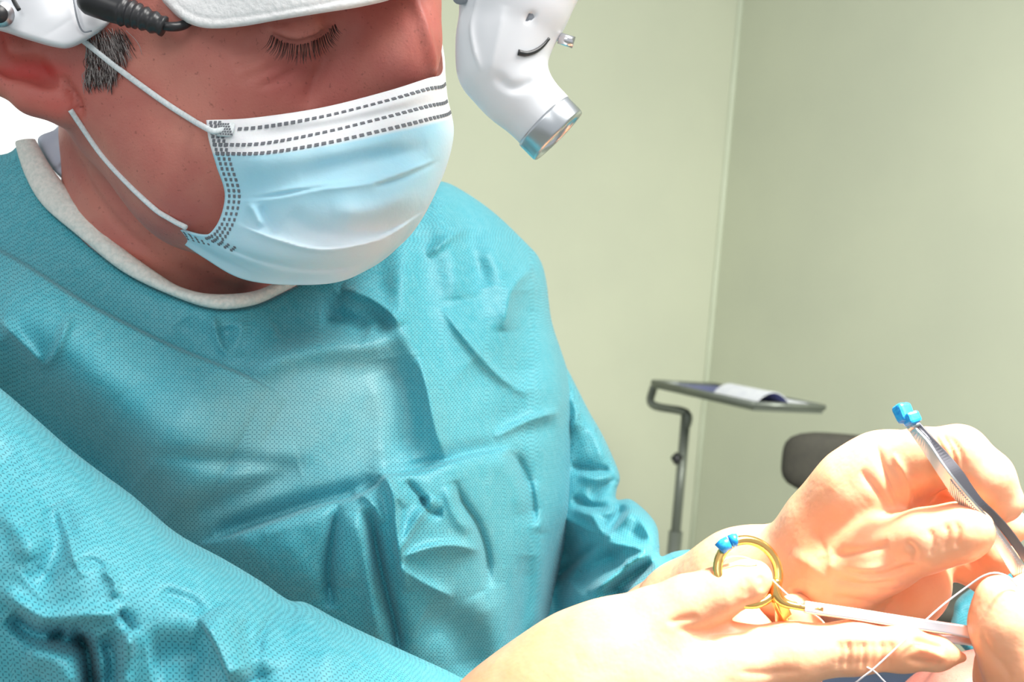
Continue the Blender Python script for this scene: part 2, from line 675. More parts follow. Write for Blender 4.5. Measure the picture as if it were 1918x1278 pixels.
class Sculpt:
    def __init__(self, lo, hi, h):
        self.h = h
        self.lo = np.array(lo, float)
        n = np.ceil((np.array(hi) - self.lo) / h).astype(int) + 1
        self.n = n
        self.f = np.full(n, 0.05, np.float32)
        self.ax = [self.lo[i] + h * np.arange(n[i]) for i in range(3)]

    def _box(self, lo, hi):
        s = []
        for i in range(3):
            a = max(0, int((lo[i] - self.lo[i]) / self.h))
            b = min(self.n[i], int((hi[i] - self.lo[i]) / self.h) + 2)
            if b <= a:
                return None, None
            s.append(slice(a, b))
        X = np.stack(np.meshgrid(self.ax[0][s[0]], self.ax[1][s[1]], self.ax[2][s[2]], indexing='ij'), -1)
        return tuple(s), X

    def add(self, fn, lo, hi, k, sub=False):
        mg = 0.012 + k
        s, X = self._box(np.asarray(lo) - mg, np.asarray(hi) + mg)
        if s is None:
            return
        d = fn(X).astype(np.float32)
        g = self.f[s]
        if sub:
            d = -d
            hh = np.maximum(k - np.abs(g - d), 0) / max(k, 1e-6)
            self.f[s] = np.maximum(g, d) + hh * hh * k * 0.25
        else:
            hh = np.maximum(k - np.abs(g - d), 0) / max(k, 1e-6)
            self.f[s] = np.minimum(g, d) - hh * hh * k * 0.25

    def cone(self, a, b, r1, r2, k=0.004, sub=False):
        a, b = np.asarray(a), np.asarray(b)
        R = max(r1, r2)
        self.add(lambda X: sd_cone(X, a, b, r1, r2), np.minimum(a, b) - R, np.maximum(a, b) + R, k, sub)

    def chain(self, pts, k=0.004, k0=None):
        """pts: (px, py, depth, radius in px); the first segment blends with k0"""
        q = [(cpt(p[0], p[1], p[2]), p[3] * p[2] / F) for p in pts]
        for i in range(len(q) - 1):
            self.cone(q[i][0], q[i + 1][0], q[i][1], q[i + 1][1], (k0 if (i == 0 and k0 is not None) else k))

    def ell(self, c, r, rot=(0, 0, 0), k=0.01, sub=False):
        c, r = np.asarray(c, float), np.asarray(r, float)
        R = rotm(*rot)

        def fn(X):
            p = (X - c) @ R
            k0 = np.linalg.norm(p / r, axis=-1)
            k1 = np.linalg.norm(p / (r * r), axis=-1) + 1e-9
            return k0 * (k0 - 1) / k1
        m = r.max()
        self.add(fn, c - m, c + m, k, sub)

    def mesh(self):
        f = self.f
        f[0] = f[-1] = 0.02
        f[:, 0] = f[:, -1] = 0.02
        f[:, :, 0] = f[:, :, -1] = 0.02
        s = f < 0
        nx, ny, nz = f.shape
        # cells
        acc = np.zeros((nx - 1, ny - 1, nz - 1, 3), np.float32)
        cnt = np.zeros((nx - 1, ny - 1, nz - 1), np.float32)
        quads = []
        cellid = np.arange((nx - 1) * (ny - 1) * (nz - 1)).reshape(nx - 1, ny - 1, nz - 1)
        for ax in range(3):
            sl0 = [slice(None)] * 3
            sl1 = [slice(None)] * 3
            sl0[ax] = slice(0, -1)
            sl1[ax] = slice(1, None)
            a, b = s[tuple(sl0)], s[tuple(sl1)]
            I = np.argwhere(a != b)
            if not len(I):
                continue
            va = f[I[:, 0], I[:, 1], I[:, 2]]
            J = I.copy()
            J[:, ax] += 1
            vb = f[J[:, 0], J[:, 1], J[:, 2]]
            t = va / (va - vb)
            pt = I.astype(np.float32)
            pt[:, ax] += t
            o1, o2 = [i for i in range(3) if i != ax]
            cells = []
            okm = np.ones(len(I), bool)
            for (p, q_) in ((0, 0), (-1, 0), (-1, -1), (0, -1)):
                C = I.copy()
                C[:, o1] += p
                C[:, o2] += q_
                valid = (C[:, o1] >= 0) & (C[:, o2] >= 0) & (C[:, 0] < nx - 1) & (C[:, 1] < ny - 1) & (C[:, 2] < nz - 1)
                okm &= valid
                Cv = C[valid]
                np.add.at(acc, (Cv[:, 0], Cv[:, 1], Cv[:, 2]), pt[valid])
                np.add.at(cnt, (Cv[:, 0], Cv[:, 1], Cv[:, 2]), 1)
                cells.append(C)
            ids = np.stack([cellid[C[okm][:, 0], C[okm][:, 1], C[okm][:, 2]] for C in cells], 1)
            flip = a[I[okm][:, 0], I[okm][:, 1], I[okm][:, 2]]
            if ax == 1:
                flip = ~flip
            ids[~flip] = ids[~flip][:, ::-1]
            quads.append(ids)
        q = np.vstack(quads)
        u, inv = np.unique(q, return_inverse=True)
        A = acc.reshape(-1, 3)[u] / cnt.reshape(-1)[u][:, None]
        V = self.lo + A * self.h
        Q = inv.reshape(-1, 4).astype(np.int64)
        e = np.vstack([Q[:, [0, 1]], Q[:, [1, 2]], Q[:, [2, 3]], Q[:, [3, 0]]])
        c = np.bincount(e.ravel(), minlength=len(V)).astype(float)[:, None]
        for lam in (0.6, -0.62, 0.6, -0.62, 0.5):       # smooth away the voxel terraces
            s_ = np.zeros_like(V)
            for k in range(3):
                s_[:, k] = np.bincount(e[:, 0], V[e[:, 1], k], len(V)) + np.bincount(e[:, 1], V[e[:, 0], k], len(V))
            V = V + lam * (s_ / c - V)
        return V, Q


def vnormals(V, q):
    n = np.cross(V[q[:, 2]] - V[q[:, 0]], V[q[:, 3]] - V[q[:, 1]])
    N = np.zeros_like(V)
    for i in range(4):
        np.add.at(N, q[:, i], n)
    return N / (np.linalg.norm(N, axis=1)[:, None] + 1e-12)


def proj(V):
    d = -V[:, 2]
    return np.stack([V[:, 0] * F / d + W / 2, -V[:, 1] * F / d + H / 2], 1)


def sculpt_strokes(V, q, strokes):
    N = vnormals(V, q)
    view = -V / np.linalg.norm(V, axis=1)[:, None]
    fr = np.clip((N * view).sum(1) * 2.0, 0, 1)
    a = strokes_amp(proj(V), strokes)
    return V + N * (a * fr)[:, None]


def bbox_px(pts, pad):
    """camera-space bounds of (px,py,d,rpx) controls"""
    c = np.array([cpt(p[0], p[1], p[2]) for p in pts])
    r = np.array([p[3] * p[2] / F for p in pts])[:, None]
    return (c - r).min(0) - pad, (c + r).max(0) + pad

# ================================================================== THE ROOM
yaw = math.radians(28)
E1 = Vector((math.cos(yaw), math.sin(yaw), 0))
E2 = Vector((-math.sin(yaw), math.cos(yaw), 0))
CORNER = wpt(1352, 400, 3.35)
CORNER.z = 0


def wbox(name, o, ax, ay, lx, ly, z0, z1, m, parent=None, bev=0.0, **props):
    """a box from a floor point o along two world directions"""
    V = []
    for z in (z0, z1):
        for a, b in ((0, 0), (lx, 0), (lx, ly), (0, ly)):
            p = o + ax * a + ay * b
            V.append((p.x, p.y, z))
    Fc = [[3, 2, 1, 0], [4, 5, 6, 7], [0, 1, 5, 4], [1, 2, 6, 5], [2, 3, 7, 6], [3, 0, 4, 7]]
    ob = mesh(name, V, Fc, m, parent, smooth=False, world_space=True, **props)
    if bev:
        bevel(ob, bev)
    return ob


wbox('floor', CORNER - E1 * 5 - E2 * 5, E1, E2, 6, 6, -0.05, 0.0, M['floor'], kind='structure')
# wall behind the surgeon, with a bright window at its left; pieces around the opening


def wall_hit(px, py):
    """distance along the back wall from the corner, and height, that a pixel looks at"""
    o, t = CM.translation, wpt(px, py, 1.0) - CM.translation
    k = (CORNER - o).dot(E2) / t.dot(E2)
    h = o + t * k
    return (CORNER - h).dot(E1), h.z


WX0 = wall_hit(150, 250)[0]
WX1, WZ0, WZ1 = WX0 + 1.3, 1.0, wall_hit(60, 100)[1] + 0.35
wb = empty('wall_back', CORNER)
wb['kind'] = 'structure'
for a, b, z0, z1 in ((0, WX0, 0, 2.8), (WX1, 4.6, 0, 2.8), (WX0, WX1, 0, WZ0), (WX0, WX1, WZ1, 2.8)):
    wbox('panel', CORNER - E1 * b, E1, E2, b - a, 0.12, z0, z1, M['wall'], wb)
wbox('wall_right', CORNER - E2 * 4.2, E1, E2, 0.12, 4.2, 0, 2.8, M['wall'], kind='structure')
# paint seam strip down the corner
tv, tf = tube([CORNER - E1 * 0.004 - E2 * 0.004 + Vector((0, 0, z)) for z in (0.0, 2.8)], 0.008, 8)
mesh('trim_1', tv, tf, m_plain_noise('corner_bead', (0.62, 0.67, 0.52), (0.58, 0.63, 0.48), 8, 0.6, 0), world_space=True, kind='structure')
wbox('baseboard_right', CORNER - E2 * 4.2 - E1 * 0.015, E1, E2, 0.015, 4.2, 0, 0.09, M['white'], kind='structure')
wbox('baseboard_back', CORNER - E1 * 4.6 - E2 * 0.015, E1, E2, 4.6, 0.015, 0, 0.09, M['white'], kind='structure')
win = empty('window_1', CORNER - E1 * (WX0 + WX1) / 2)
win['kind'] = 'structure'
fr = []
for a0, a1, z0, z1 in ((WX0, WX1, WZ0, WZ0 + .05), (WX0, WX1, WZ1 - .05, WZ1), (WX0, WX0 + .05, WZ0, WZ1), (WX1 - .05, WX1, WZ0, WZ1)):
    wbox('frame', CORNER - E1 * a1 + E2 * 0.02, E1, E2, a1 - a0, 0.06, z0, z1, M['white'], win)
wbox('pane', CORNER - E1 * (WX1 - .05) + E2 * 0.05, E1, E2, WX1 - WX0 - .1, 0.004, WZ0 + .05, WZ1 - .05, M['pane_glow'], win)

# ------------------------------------------------------------------ instrument stand in the corner
tc = wpt(1412, 764, 2.05)                       # front corner of the tray
TZ = tc.z
ta = math.radians(112)
A1 = Vector((math.cos(ta), math.sin(ta), 0))    # long edge, running away to the left
A2 = Vector((math.cos(ta - math.pi / 2), math.sin(ta - math.pi / 2), 0))
pole_p = wpt(1288, 745, 2.36)
st = empty('instrument_stand', (pole_p.x, pole_p.y, 0), 'tall grey instrument stand with a flat tray in the room corner', 'stand')
o0 = Vector((tc.x, tc.y, 0))
LA, LB = 0.38, 0.155
tray = wbox('tray', o0, A1, A2, LA, LB, TZ - 0.006, TZ + 0.004, M['pole'], st, 0.002)
rim_pts = [o0 + A1 * a + A2 * b + Vector((0, 0, TZ + 0.006)) for a, b in ((0, 0), (LA, 0), (LA, LB), (0, LB), (0, 0))]
v, f = join([tube([rim_pts[i], rim_pts[i + 1]], 0.006, 8) for i in range(4)])
mesh('rim', v, f, M['pole'], st, world_space=True)
# bent support under the tray, and the pole
s0 = o0 + A1 * (LA + 0.03) + A2 * 0.02
mp = [Vector((s0.x, s0.y, TZ - 0.004)), Vector((s0.x, s0.y, TZ - 0.045)), Vector((pole_p.x, pole_p.y, TZ - 0.05)), Vector((pole_p.x, pole_p.y, TZ - 0.09))]
v, f = tube(catmull([tuple(p) for p in mp], 6), 0.009, 10)
mesh('support_arm', v, f, M['pole'], st, world_space=True)
v, f = tube([(pole_p.x, pole_p.y, 0.62), (pole_p.x, pole_p.y, TZ - 0.05)], 0.0105, 16)
mesh('pole', v, f, M['pole'], st, world_space=True)
v, f = tube([(pole_p.x, pole_p.y, 0.03), (pole_p.x, pole_p.y, 0.74)], 0.015, 16)
mesh('outer_tube', v, f, M['pole'], st, world_space=True)
kp = wpt(1262, 859, 2.34)
v, f = tube([Vector((pole_p.x, pole_p.y, kp.z)), kp], [0.007, 0.007], 10)
v2, f2 = tube(catmull([tuple(kp + (pole_p - kp) * 0.1 * i * Vector((1, 1, 0)).length / 8 if False else (kp.x + 0.004 * i, kp.y, kp.z)) for i in range(4)], 2), [0.010, 0.0125, 0.013, 0.013, 0.0125, 0.012, 0.009], 14)
v, f = join([(v, f), (v2, f2)])
mesh('clamp_knob', v, f, M['black'], st, world_space=True)
for k in range(4):
    a = yaw + k * math.pi / 2 + 0.4
    e = Vector((pole_p.x + 0.26 * math.cos(a), pole_p.y + 0.26 * math.sin(a), 0.035))
    v, f = tube([(pole_p.x, pole_p.y, 0.06), e], [0.014, 0.011], 10)
    mesh('leg', v, f, M['pole'], st, world_space=True)
    v, f = tube([(e.x - .012, e.y, 0.02), (e.x + .012, e.y, 0.02)], 0.02, 14)
    mesh('caster', v, f, M['black'], st, world_space=True)


def sheet(name, o, ax, ay, lx, ly, zfn, m, th=0.0015, n=14, **props):
    V, Fc = [], []
    for s in (0, 1):
        for i in range(n + 1):
            for j in range(3):
                a, b = lx * i / n, ly * j / 2
                p = o + ax * a + ay * b
                V.append((p.x, p.y, zfn(i / n) + th * s))
    k = 3 * (n + 1)
    for i in range(n):
        for j in range(2):
            a = i * 3 + j
            Fc.append([a, a + 1, a + 4, a + 3])
            Fc.append([k + a, k + a + 3, k + a + 4, k + a + 1])
    for i in range(n):
        for j, fl in ((0, 0), (2, 1)):
            a = i * 3 + j
            q = [a, a + 3, k + a + 3, k + a]
            Fc.append(q[::-1] if fl else q)
    for i in (0, n):
        for j in range(2):
            a = i * 3 + j
            Fc.append([a, k + a, k + a + 1, a + 1] if i == 0 else [a, a + 1, k + a + 1, k + a])
    return mesh(name, V, Fc, m, smooth=False, world_space=True, **props)


# blue brochure lying on the tray, and an open white booklet with an arched page
sheet('brochure', o0 + A1 * 0.17 + A2 * 0.01, A1, A2, 0.20, 0.13, lambda t: TZ + 0.005 + 0.004 * math.sin(3.1 * t), M['blueprint'],
      label='dark blue printed brochure lying on the stand tray', category='brochure')
bk = empty('open_booklet', o0 + A1 * 0.03 + A2 * 0.05 + Vector((0, 0, TZ)), 'open white booklet with an arched page at the near end of the tray', 'booklet')
s1 = sheet('page', o0 + A1 * 0.014 + A2 * 0.014, A2, A1, 0.078, 0.15, lambda t: TZ + 0.006 + 0.022 * math.sin(math.pi * min(1, t * 1.05)) ** 0.8, M['paper'])
s2 = sheet('page', o0 + A1 * 0.014 + A2 * 0.09, A2, A1, 0.05, 0.15, lambda t: TZ + 0.007 + 0.004 * math.sin(math.pi * t) ** 0.9, M['paper'])
s3 = sheet('cover', o0 + A1 * 0.013 + A2 * 0.010, A2, A1, 0.135, 0.150, lambda t: TZ + 0.0045, M['blueprint'], th=0.001)
for s in (s1, s2, s3):
    attach(s, bk)

# ------------------------------------------------------------------ chair by the right wall
cc = wpt(1585, 872, 2.0)
cfx = (CM.to_3x3() @ Vector((1, 0, 0)))
cfx.z = 0
cfx.normalize()
cfy = Vector((-cfx.y, cfx.x, 0))
seat_c = Vector((cc.x, cc.y, 0)) - cfy * 0.20
ch = empty('office_chair', (seat_c.x, seat_c.y, 0), 'olive grey upholstered chair with rounded backrest by the right wall', 'chair')


def pad(name, c, ax, ay, az, rx, ry, rz, m, parent, p=4.0, curve=0.0):
    V, Fc = [], []
    nu, nv = 36, 14
    for i in range(nu):
        th = 2 * math.pi * i / nu
        cs, sn = math.cos(th), math.sin(th)
        k = (abs(cs) ** p + abs(sn) ** p) ** (-1 / p)
        for j in range(nv + 1):
            ph = math.pi * (j / nv - 0.5)
            cr = max(0.0, math.cos(ph)) ** 0.45
            x, y = rx * cs * k * cr, ry * sn * k * cr
            z = rz * math.sin(ph) + curve * (x * x)
            w = c + ax * x + ay * y + az * z
            V.append(tuple(w))
    for i in range(nu):
        for j in range(nv):
            a, b = i * (nv + 1) + j, ((i + 1) % nu) * (nv + 1) + j
            Fc.append([a, b, b + 1, a + 1])
    return mesh(name, V, Fc, m, parent, world_space=True)


UP = Vector((0, 0, 1))
pad('backrest', cc, cfx, UP, -cfy, 0.112, 0.056, 0.022, M['chair'], ch, 3.6, -1.2)
pad('seat', seat_c + UP * (cc.z - 0.155), cfx, cfy, UP, 0.19, 0.19, 0.035, M['chair'], ch, 3.5)
bz = cc.z - 0.155
v, f = tube(catmull([tuple(cc + cfy * 0.02 - UP * 0.02), tuple(cc + cfy * 0.035 - UP * 0.12), tuple(cc + cfy * 0.03 - UP * 0.15), tuple(seat_c + cfy * 0.05 + UP * (bz - 0.04))], 6), 0.013, 12, flat=0.6)
mesh('back_bar', v, f, M['black'], ch, world_space=True)
v, f = tube([seat_c + UP * 0.09, seat_c + UP * (bz - 0.02)], [0.024, 0.02], 16)
mesh('gas_lift', v, f, M['black'], ch, world_space=True)
for k in range(5):
    a = k * 2 * math.pi / 5 + 0.3
    e = seat_c + Vector((0.24 * math.cos(a), 0.24 * math.sin(a), 0.06))
    v, f = tube([seat_c + UP * 0.10, e], [0.02, 0.012], 10)
    mesh('leg', v, f, M['black'], ch, world_space=True)
    v, f = tube([(e.x - .012, e.y, 0.025), (e.x + .012, e.y, 0.025)], 0.025, 14)
    mesh('caster', v, f, M['black'], ch, world_space=True)

# ================================================================== THE SURGEON
sb = wpt(350, 900, 0.75)
person = empty('person', (sb.x, sb.y, 0), 'masked surgeon in a teal gown and latex gloves bending over his work', 'person')

# ---------------------------------------------------------------- gown
COLLAR = [(35, 278), (52, 330), (85, 385), (150, 442), (235, 510), (330, 556), (405, 578), (475, 572), (530, 548), (575, 522)]
torso_outline = [(-160, 300), (0, 290), (35, 276)] + COLLAR[1:] + [
    (640, 470), (720, 380), (790, 345), (828, 340), (868, 358), (925, 398), (982, 452), (1010, 484), (1023, 525), (1033, 600),
    (1052, 660), (1066, 705), (1074, 760), (1072, 860), (1074, 950), (1058, 1020), (1040, 1100), (1026, 1180), (1014, 1240), (1005, 1330),
    (1000, 1440), (700, 1460), (200, 1460), (-160, 1460), (-180, 900)]
torso_ctrl = [(-160, 300, .64), (0, 300, .63), (35, 285, .625), (85, 385, .605), (235, 510, .585), (405, 578, .575), (530, 548, .59), (640, 470, .61),
              (800, 345, .66), (930, 420, .675), (1010, 520, .68), (1060, 700, .67), (1070, 900, .66), (1050, 1100, .65), (1000, 1300, .64),
              (760, 600, .60), (600, 700, .570), (450, 800, .555), (850, 800, .595), (700, 880, .568), (560, 910, .555), (720, 1000, .555), (860, 1000, .575),
              (760, 1200, .57), (500, 1200, .58), (200, 1200, .60), (-100, 1300, .62), (100, 700, .59), (-150, 600, .60), (300, 650, .58), (900, 640, .625),
              (980, 880, .63), (900, 1200, .60)]
torso_strokes = [
    # the sleeve drape that overlaps the chest from the left
    ('s', [(-130, 400), (0, 466), (60, 500), (150, 558), (230, 600), (330, 648), (420, 684), (467, 704), (540, 742)], 190, 16, 6),
    ('r', [(-120, 590), (60, 655), (200, 745), (330, 830), (420, 880)], 95, 24), ('r', [(-60, 730), (60, 800), (200, 900), (300, 980)], 42, -14),
    ('c', [(0, 600), (60, 660), (85, 690)], 14, 5), ('c', [(85, 690), (110, 650), (130, 590)], 12, 4),
    ('r', [(0, 640), (60, 720), (160, 810), (260, 900)], 45, -12),
    ('r', [(20, 520), (120, 610), (230, 740)], 60, 5),
    # shade valleys under the collar
    ('r', [(340, 600), (365, 640), (410, 690)], 26, -4), ('r', [(425, 610), (430, 640), (436, 672)], 24, -4),
    ('c', [(398, 590), (410, 640), (430, 672)], 10, 3), ('r', [(455, 600), (440, 650), (432, 675)], 10, 3),
    # bright bands over the chest
    ('r', [(465, 700), (520, 672), (580, 655), (650, 648), (715, 640), (755, 612)], 22, 9),
    ('c', [(640, 540), (690, 556), (730, 585), (752, 610)], 20, 6),
    ('r', [(600, 600), (650, 605), (690, 625)], 16, -6), ('r', [(640, 560), (600, 590), (520, 630)], 26, -5),
    ('r', [(760, 440), (752, 520), (756, 600), (775, 660), (798, 720), (812, 790), (828, 860)], 22, 9),
    ('c', [(784, 670), (800, 730), (815, 800), (836, 866)], 14, 4),
    ('r', [(740, 670), (752, 760), (770, 860)], 38, -7), ('r', [(700, 700), (722, 790), (712, 880)], 20, 4),
    ('c', [(830, 578), (868, 630), (930, 700), (990, 742)], 12, 4), ('r', [(880, 680), (940, 740), (960, 800)], 40, -4),
    ('r', [(975, 545), (980, 640), (985, 730)], 28, -8), ('r', [(850, 380), (880, 450), (905, 540)], 24, -7),
    ('r', [(830, 400), (850, 480), (860, 560)], 24, 6), ('r', [(900, 440), (935, 520), (950, 620)], 24, 6), ('c', [(1000, 500), (960, 540), (940, 620)], 14, 4),
    ('c', [(800, 480), (850, 440), (880, 430)], 10, 3),
    ('c', [(925, 820), (985, 790), (1050, 770)], 14, 5), ('r', [(920, 800), (985, 800), (1040, 800)], 22, -5), ('r', [(1040, 560), (1052, 700), (1062, 800)], 18, 4),
    # the tie line at the waist
    ('s', [(370, 1015), (430, 1000), (520, 970), (600, 942), (660, 930), (700, 908), (720, 888), (780, 880), (850, 858), (915, 842), (970, 836)], 120, 15, 8),
    ('r', [(400, 1000), (500, 968), (590, 940), (660, 922), (705, 900)], 15, -8),
    ('r', [(760, 878), (850, 852), (940, 835)], 14, -4),
    ('r', [(270, 850), (370, 860), (480, 868), (570, 872)], 14, -3.5), ('r', [(370, 962), (440, 930), (560, 880)], 16, -4), ('r', [(290, 940), (420, 900), (560, 850)], 24, 3.5),
    # vertical folds below it
    ('c', [(634, 940), (622, 1010), (616, 1070), (620, 1140)], 15, -7), ('r', [(660, 960), (650, 1040), (650, 1100)], 18, 4),
    ('c', [(694, 950), (700, 1000), (712, 1060), (724, 1110), (742, 1180), (752, 1250)], 18, -12), ('r', [(672, 960), (684, 1040), (698, 1120), (708, 1200)], 13, 6),
    ('c', [(852, 900), (866, 940), (892, 980), (910, 1030), (918, 1100)], 12, -6), ('r', [(838, 910), (852, 960), (880, 1000)], 10, 4),
    ('c', [(952, 842), (975, 870), (995, 920), (1003, 985)], 16, -7), ('r', [(930, 850), (960, 890), (985, 960)], 18, 4),
    ('c', [(722, 895), (738, 940), (744, 1000), (752, 1060), (765, 1110)], 13, 6), ('c', [(700, 905), (716, 888), (735, 915), (760, 950)], 12, 5),
    ('c', [(815, 930), (780, 975), (745, 1040)], 12, 5), ('c', [(790, 930), (802, 958), (830, 962)], 10, -4), ('c', [(745, 1048), (800, 1028), (850, 1022), (900, 1032)], 13, 5),
    ('c', [(745, 1060), (790, 1090), (850, 1120)], 13, 4), ('c', [(660, 925), (690, 935), (720, 980)], 9, 4),
    ('c', [(760, 900), (790, 935), (800, 960)], 9, -4), ('r', [(795, 1150), (860, 1190), (890, 1270)], 30, -7), ('r', [(900, 1110), (930, 1180), (940, 1280)], 30, 5),
    ('r', [(985, 1040), (980, 1130), (968, 1230)], 16, -5), ('r', [(1015, 1000), (1010, 1100), (998, 1200)], 12, 5), ('r', [(520, 1010), (560, 1060), (600, 1110)], 24, 3),
    ('r', [(440, 1000), (490, 1050), (560, 1110)], 20, 2.5), ('r', [(1000, 900), (1010, 960), (1012, 1000)], 10, 4),
]
torso_strokes = [(s[0], s[1], s[2] * (1.25 if s[0] == 'r' else 1), s[3] * {'s': 1.0, 'r': 1.25, 'c': 1.7}[s[0]]) + tuple(s[4:]) for s in torso_strokes]
armL_K = 1.5
def collar_roll(P):
    d = seg_dist(P, COLLAR)[0]
    return 0.10 + 0.90 * np.clip((d - 25) / 120, 0, 1) ** 1.5


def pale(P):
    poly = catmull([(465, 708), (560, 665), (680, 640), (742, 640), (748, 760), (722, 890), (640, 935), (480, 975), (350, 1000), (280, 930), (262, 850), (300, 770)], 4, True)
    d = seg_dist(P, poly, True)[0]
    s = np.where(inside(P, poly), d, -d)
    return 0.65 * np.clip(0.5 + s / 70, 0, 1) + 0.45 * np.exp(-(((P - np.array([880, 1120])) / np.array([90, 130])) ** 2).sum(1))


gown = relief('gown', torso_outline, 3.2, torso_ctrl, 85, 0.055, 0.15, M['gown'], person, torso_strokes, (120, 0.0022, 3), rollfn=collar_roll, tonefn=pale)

# far sleeve (his left arm), crumpled at the elbow
armL_outline = [(1030, 640), (1062, 690), (1080, 725), (1104, 772), (1126, 810), (1146, 852), (1161, 893), (1155, 918), (1156, 936), (1182, 936), (1214, 962),
                (1231, 988), (1235, 1020), (1238, 1042), (1262, 1034), (1292, 1030), (1322, 1036), (1350, 1052), (1350, 1085), (1330, 1130), (1290, 1200),
                (1200, 1300), (1080, 1400), (980, 1400), (960, 1200), (970, 900), (1000, 740)]
armL_ctrl = [(1030, 640, .70), (1060, 750, .70), (1150, 890, .68), (1060, 900, .695), (1100, 980, .66), (1200, 1000, .63), (1120, 1100, .62), (1230, 1080, .60),
             (1330, 1070, .575), (1260, 1180, .585), (1100, 1300, .60), (1000, 1300, .64), (1000, 1100, .68), (1030, 1020, .685)]
armL_strokes = [
    ('c', [(1068, 872), (1105, 878), (1150, 882)], 11, -6), ('c', [(1160, 893), (1128, 912), (1105, 935)], 12, -7), ('r', [(1085, 892), (1120, 897), (1150, 892)], 9, 4),
    ('c', [(1072, 932), (1100, 946), (1142, 952)], 12, -7), ('r', [(1078, 955), (1110, 970), (1132, 1004)], 9, 6), ('r', [(1100, 965), (1130, 960), (1160, 958)], 8, 4),
    ('r', [(1165, 945), (1155, 975), (1138, 1000)], 14, -11), ('c', [(1190, 955), (1160, 985), (1130, 1014)], 12, 9),
    ('c', [(1131, 1016), (1180, 1024), (1226, 1032)], 12, 9), ('c', [(1190, 955), (1215, 1000), (1228, 1030)], 12, 5), ('r', [(1180, 1000), (1200, 1010), (1190, 1020)], 14, -4),
    ('c', [(1226, 1034), (1185, 1052), (1150, 1080), (1106, 1116)], 14, 12), ('r', [(1170, 1042), (1120, 1060), (1075, 1095)], 20, -15),
    ('r', [(1225, 1052), (1180, 1085), (1135, 1120)], 13, -11), ('c', [(1125, 1016), (1080, 1050), (1030, 1090)], 14, -9),
    ('r', [(1085, 985), (1060, 1040), (1045, 1120), (1060, 1200), (1080, 1260)], 40, -26), ('r', [(1240, 1045), (1220, 1080), (1180, 1120)], 14, 8), ('c', [(1262, 1040), (1262, 1060), (1290, 1072)], 14, -5),
    ('r', [(1280, 1040), (1310, 1042), (1335, 1050)], 9, 4), ('c', [(1070, 735), (1080, 770), (1072, 810)], 12, 4), ('r', [(1110, 800), (1125, 830), (1130, 860)], 12, 3),
    ('c', [(1108, 1118), (1120, 1150), (1130, 1180)], 12, 8), ('r', [(1150, 1110), (1180, 1130), (1200, 1110)], 12, -6),
]
armL_strokes = [(s[0], s[1], s[2], s[3] * armL_K) for s in armL_strokes]
sl = relief('sleeve', armL_outline, 3.6, armL_ctrl, 42, 0.030, 0.05, M['gown'], gown, armL_strokes, (60, 0.0030, 5), uvrot=0.6)

# near sleeve (his right arm), crossing the lower left of the picture
armR_outline = [(-170, 600), (-90, 660), (0, 727), (60, 778), (128, 838), (190, 886), (250, 930), (330, 998), (420, 1048), (490, 1090), (540, 1124),
                (575, 1130), (640, 1165), (740, 1212), (830, 1253), (880, 1278), (950, 1312), (1010, 1350), (990, 1480), (700, 1560), (300, 1600), (-200, 1600), (-260, 1000)]
armR_ctrl = [(-170, 700, .47), (0, 760, .465), (250, 960, .455), (540, 1140, .45), (880, 1300, .455), (1000, 1400, .46), (-150, 1100, .42), (150, 1050, .42), (350, 1150, .418),
             (600, 1250, .425), (750, 1400, .43), (300, 1450, .42), (-150, 1500, .42), (0, 1300, .43)]
armR_strokes = [
    ('r', [(95, 950), (112, 1010), (90, 1070), (60, 1100)], 28, -9), ('c', [(108, 950), (125, 1000), (140, 1050), (158, 1082)], 12, 4),
    ('r', [(10, 1110), (60, 1150), (100, 1160), (160, 1152), (225, 1150)], 16, 8),
    ('r', [(150, 1185), (165, 1230), (172, 1300)], 16, -30), ('r', [(190, 1190), (215, 1240), (205, 1300)], 22, -18), ('r', [(100, 1180), (130, 1200), (160, 1190)], 20, -16),
    ('r', [(20, 1150), (70, 1190), (120, 1190)], 20, -12), ('r', [(40, 1230), (100, 1240), (140, 1300)], 30, 9),
    ('s', [(430, 1290), (415, 1250), (395, 1205), (368, 1160)], 70, 14, 7), ('r', [(385, 1240), (340, 1230), (280, 1240)], 42, -10),
    ('r', [(245, 1180), (235, 1230), (228, 1300)], 14, 10), ('c', [(222, 1145), (240, 1165), (250, 1185)], 12, -6),
    ('r', [(300, 1110), (360, 1130), (372, 1155)], 14, -4), ('c', [(190, 1065), (215, 1090), (215, 1120)], 9, 4), ('c', [(130, 1070), (170, 1050), (200, 1070)], 10, -3),
    ('c', [(530, 1130), (490, 1190), (485, 1230)], 9, -5), ('r', [(455, 1160), (470, 1220), (490, 1290)], 18, -5), ('r', [(560, 1140), (600, 1190), (640, 1230)], 26, 4),
    ('r', [(0, 950), (40, 1000), (60, 1050)], 24, 4), ('r', [(260, 960), (330, 1040), (420, 1090)], 20, 3),
    ('r', [(-20, 830), (60, 900), (150, 980)], 40, -5),
]
sr = relief('sleeve', armR_outline, 3.6, armR_ctrl, 95, 0.034, 0.05, M['gown'], gown, armR_strokes, (110, 0.0020, 9), uvrot=-0.08)

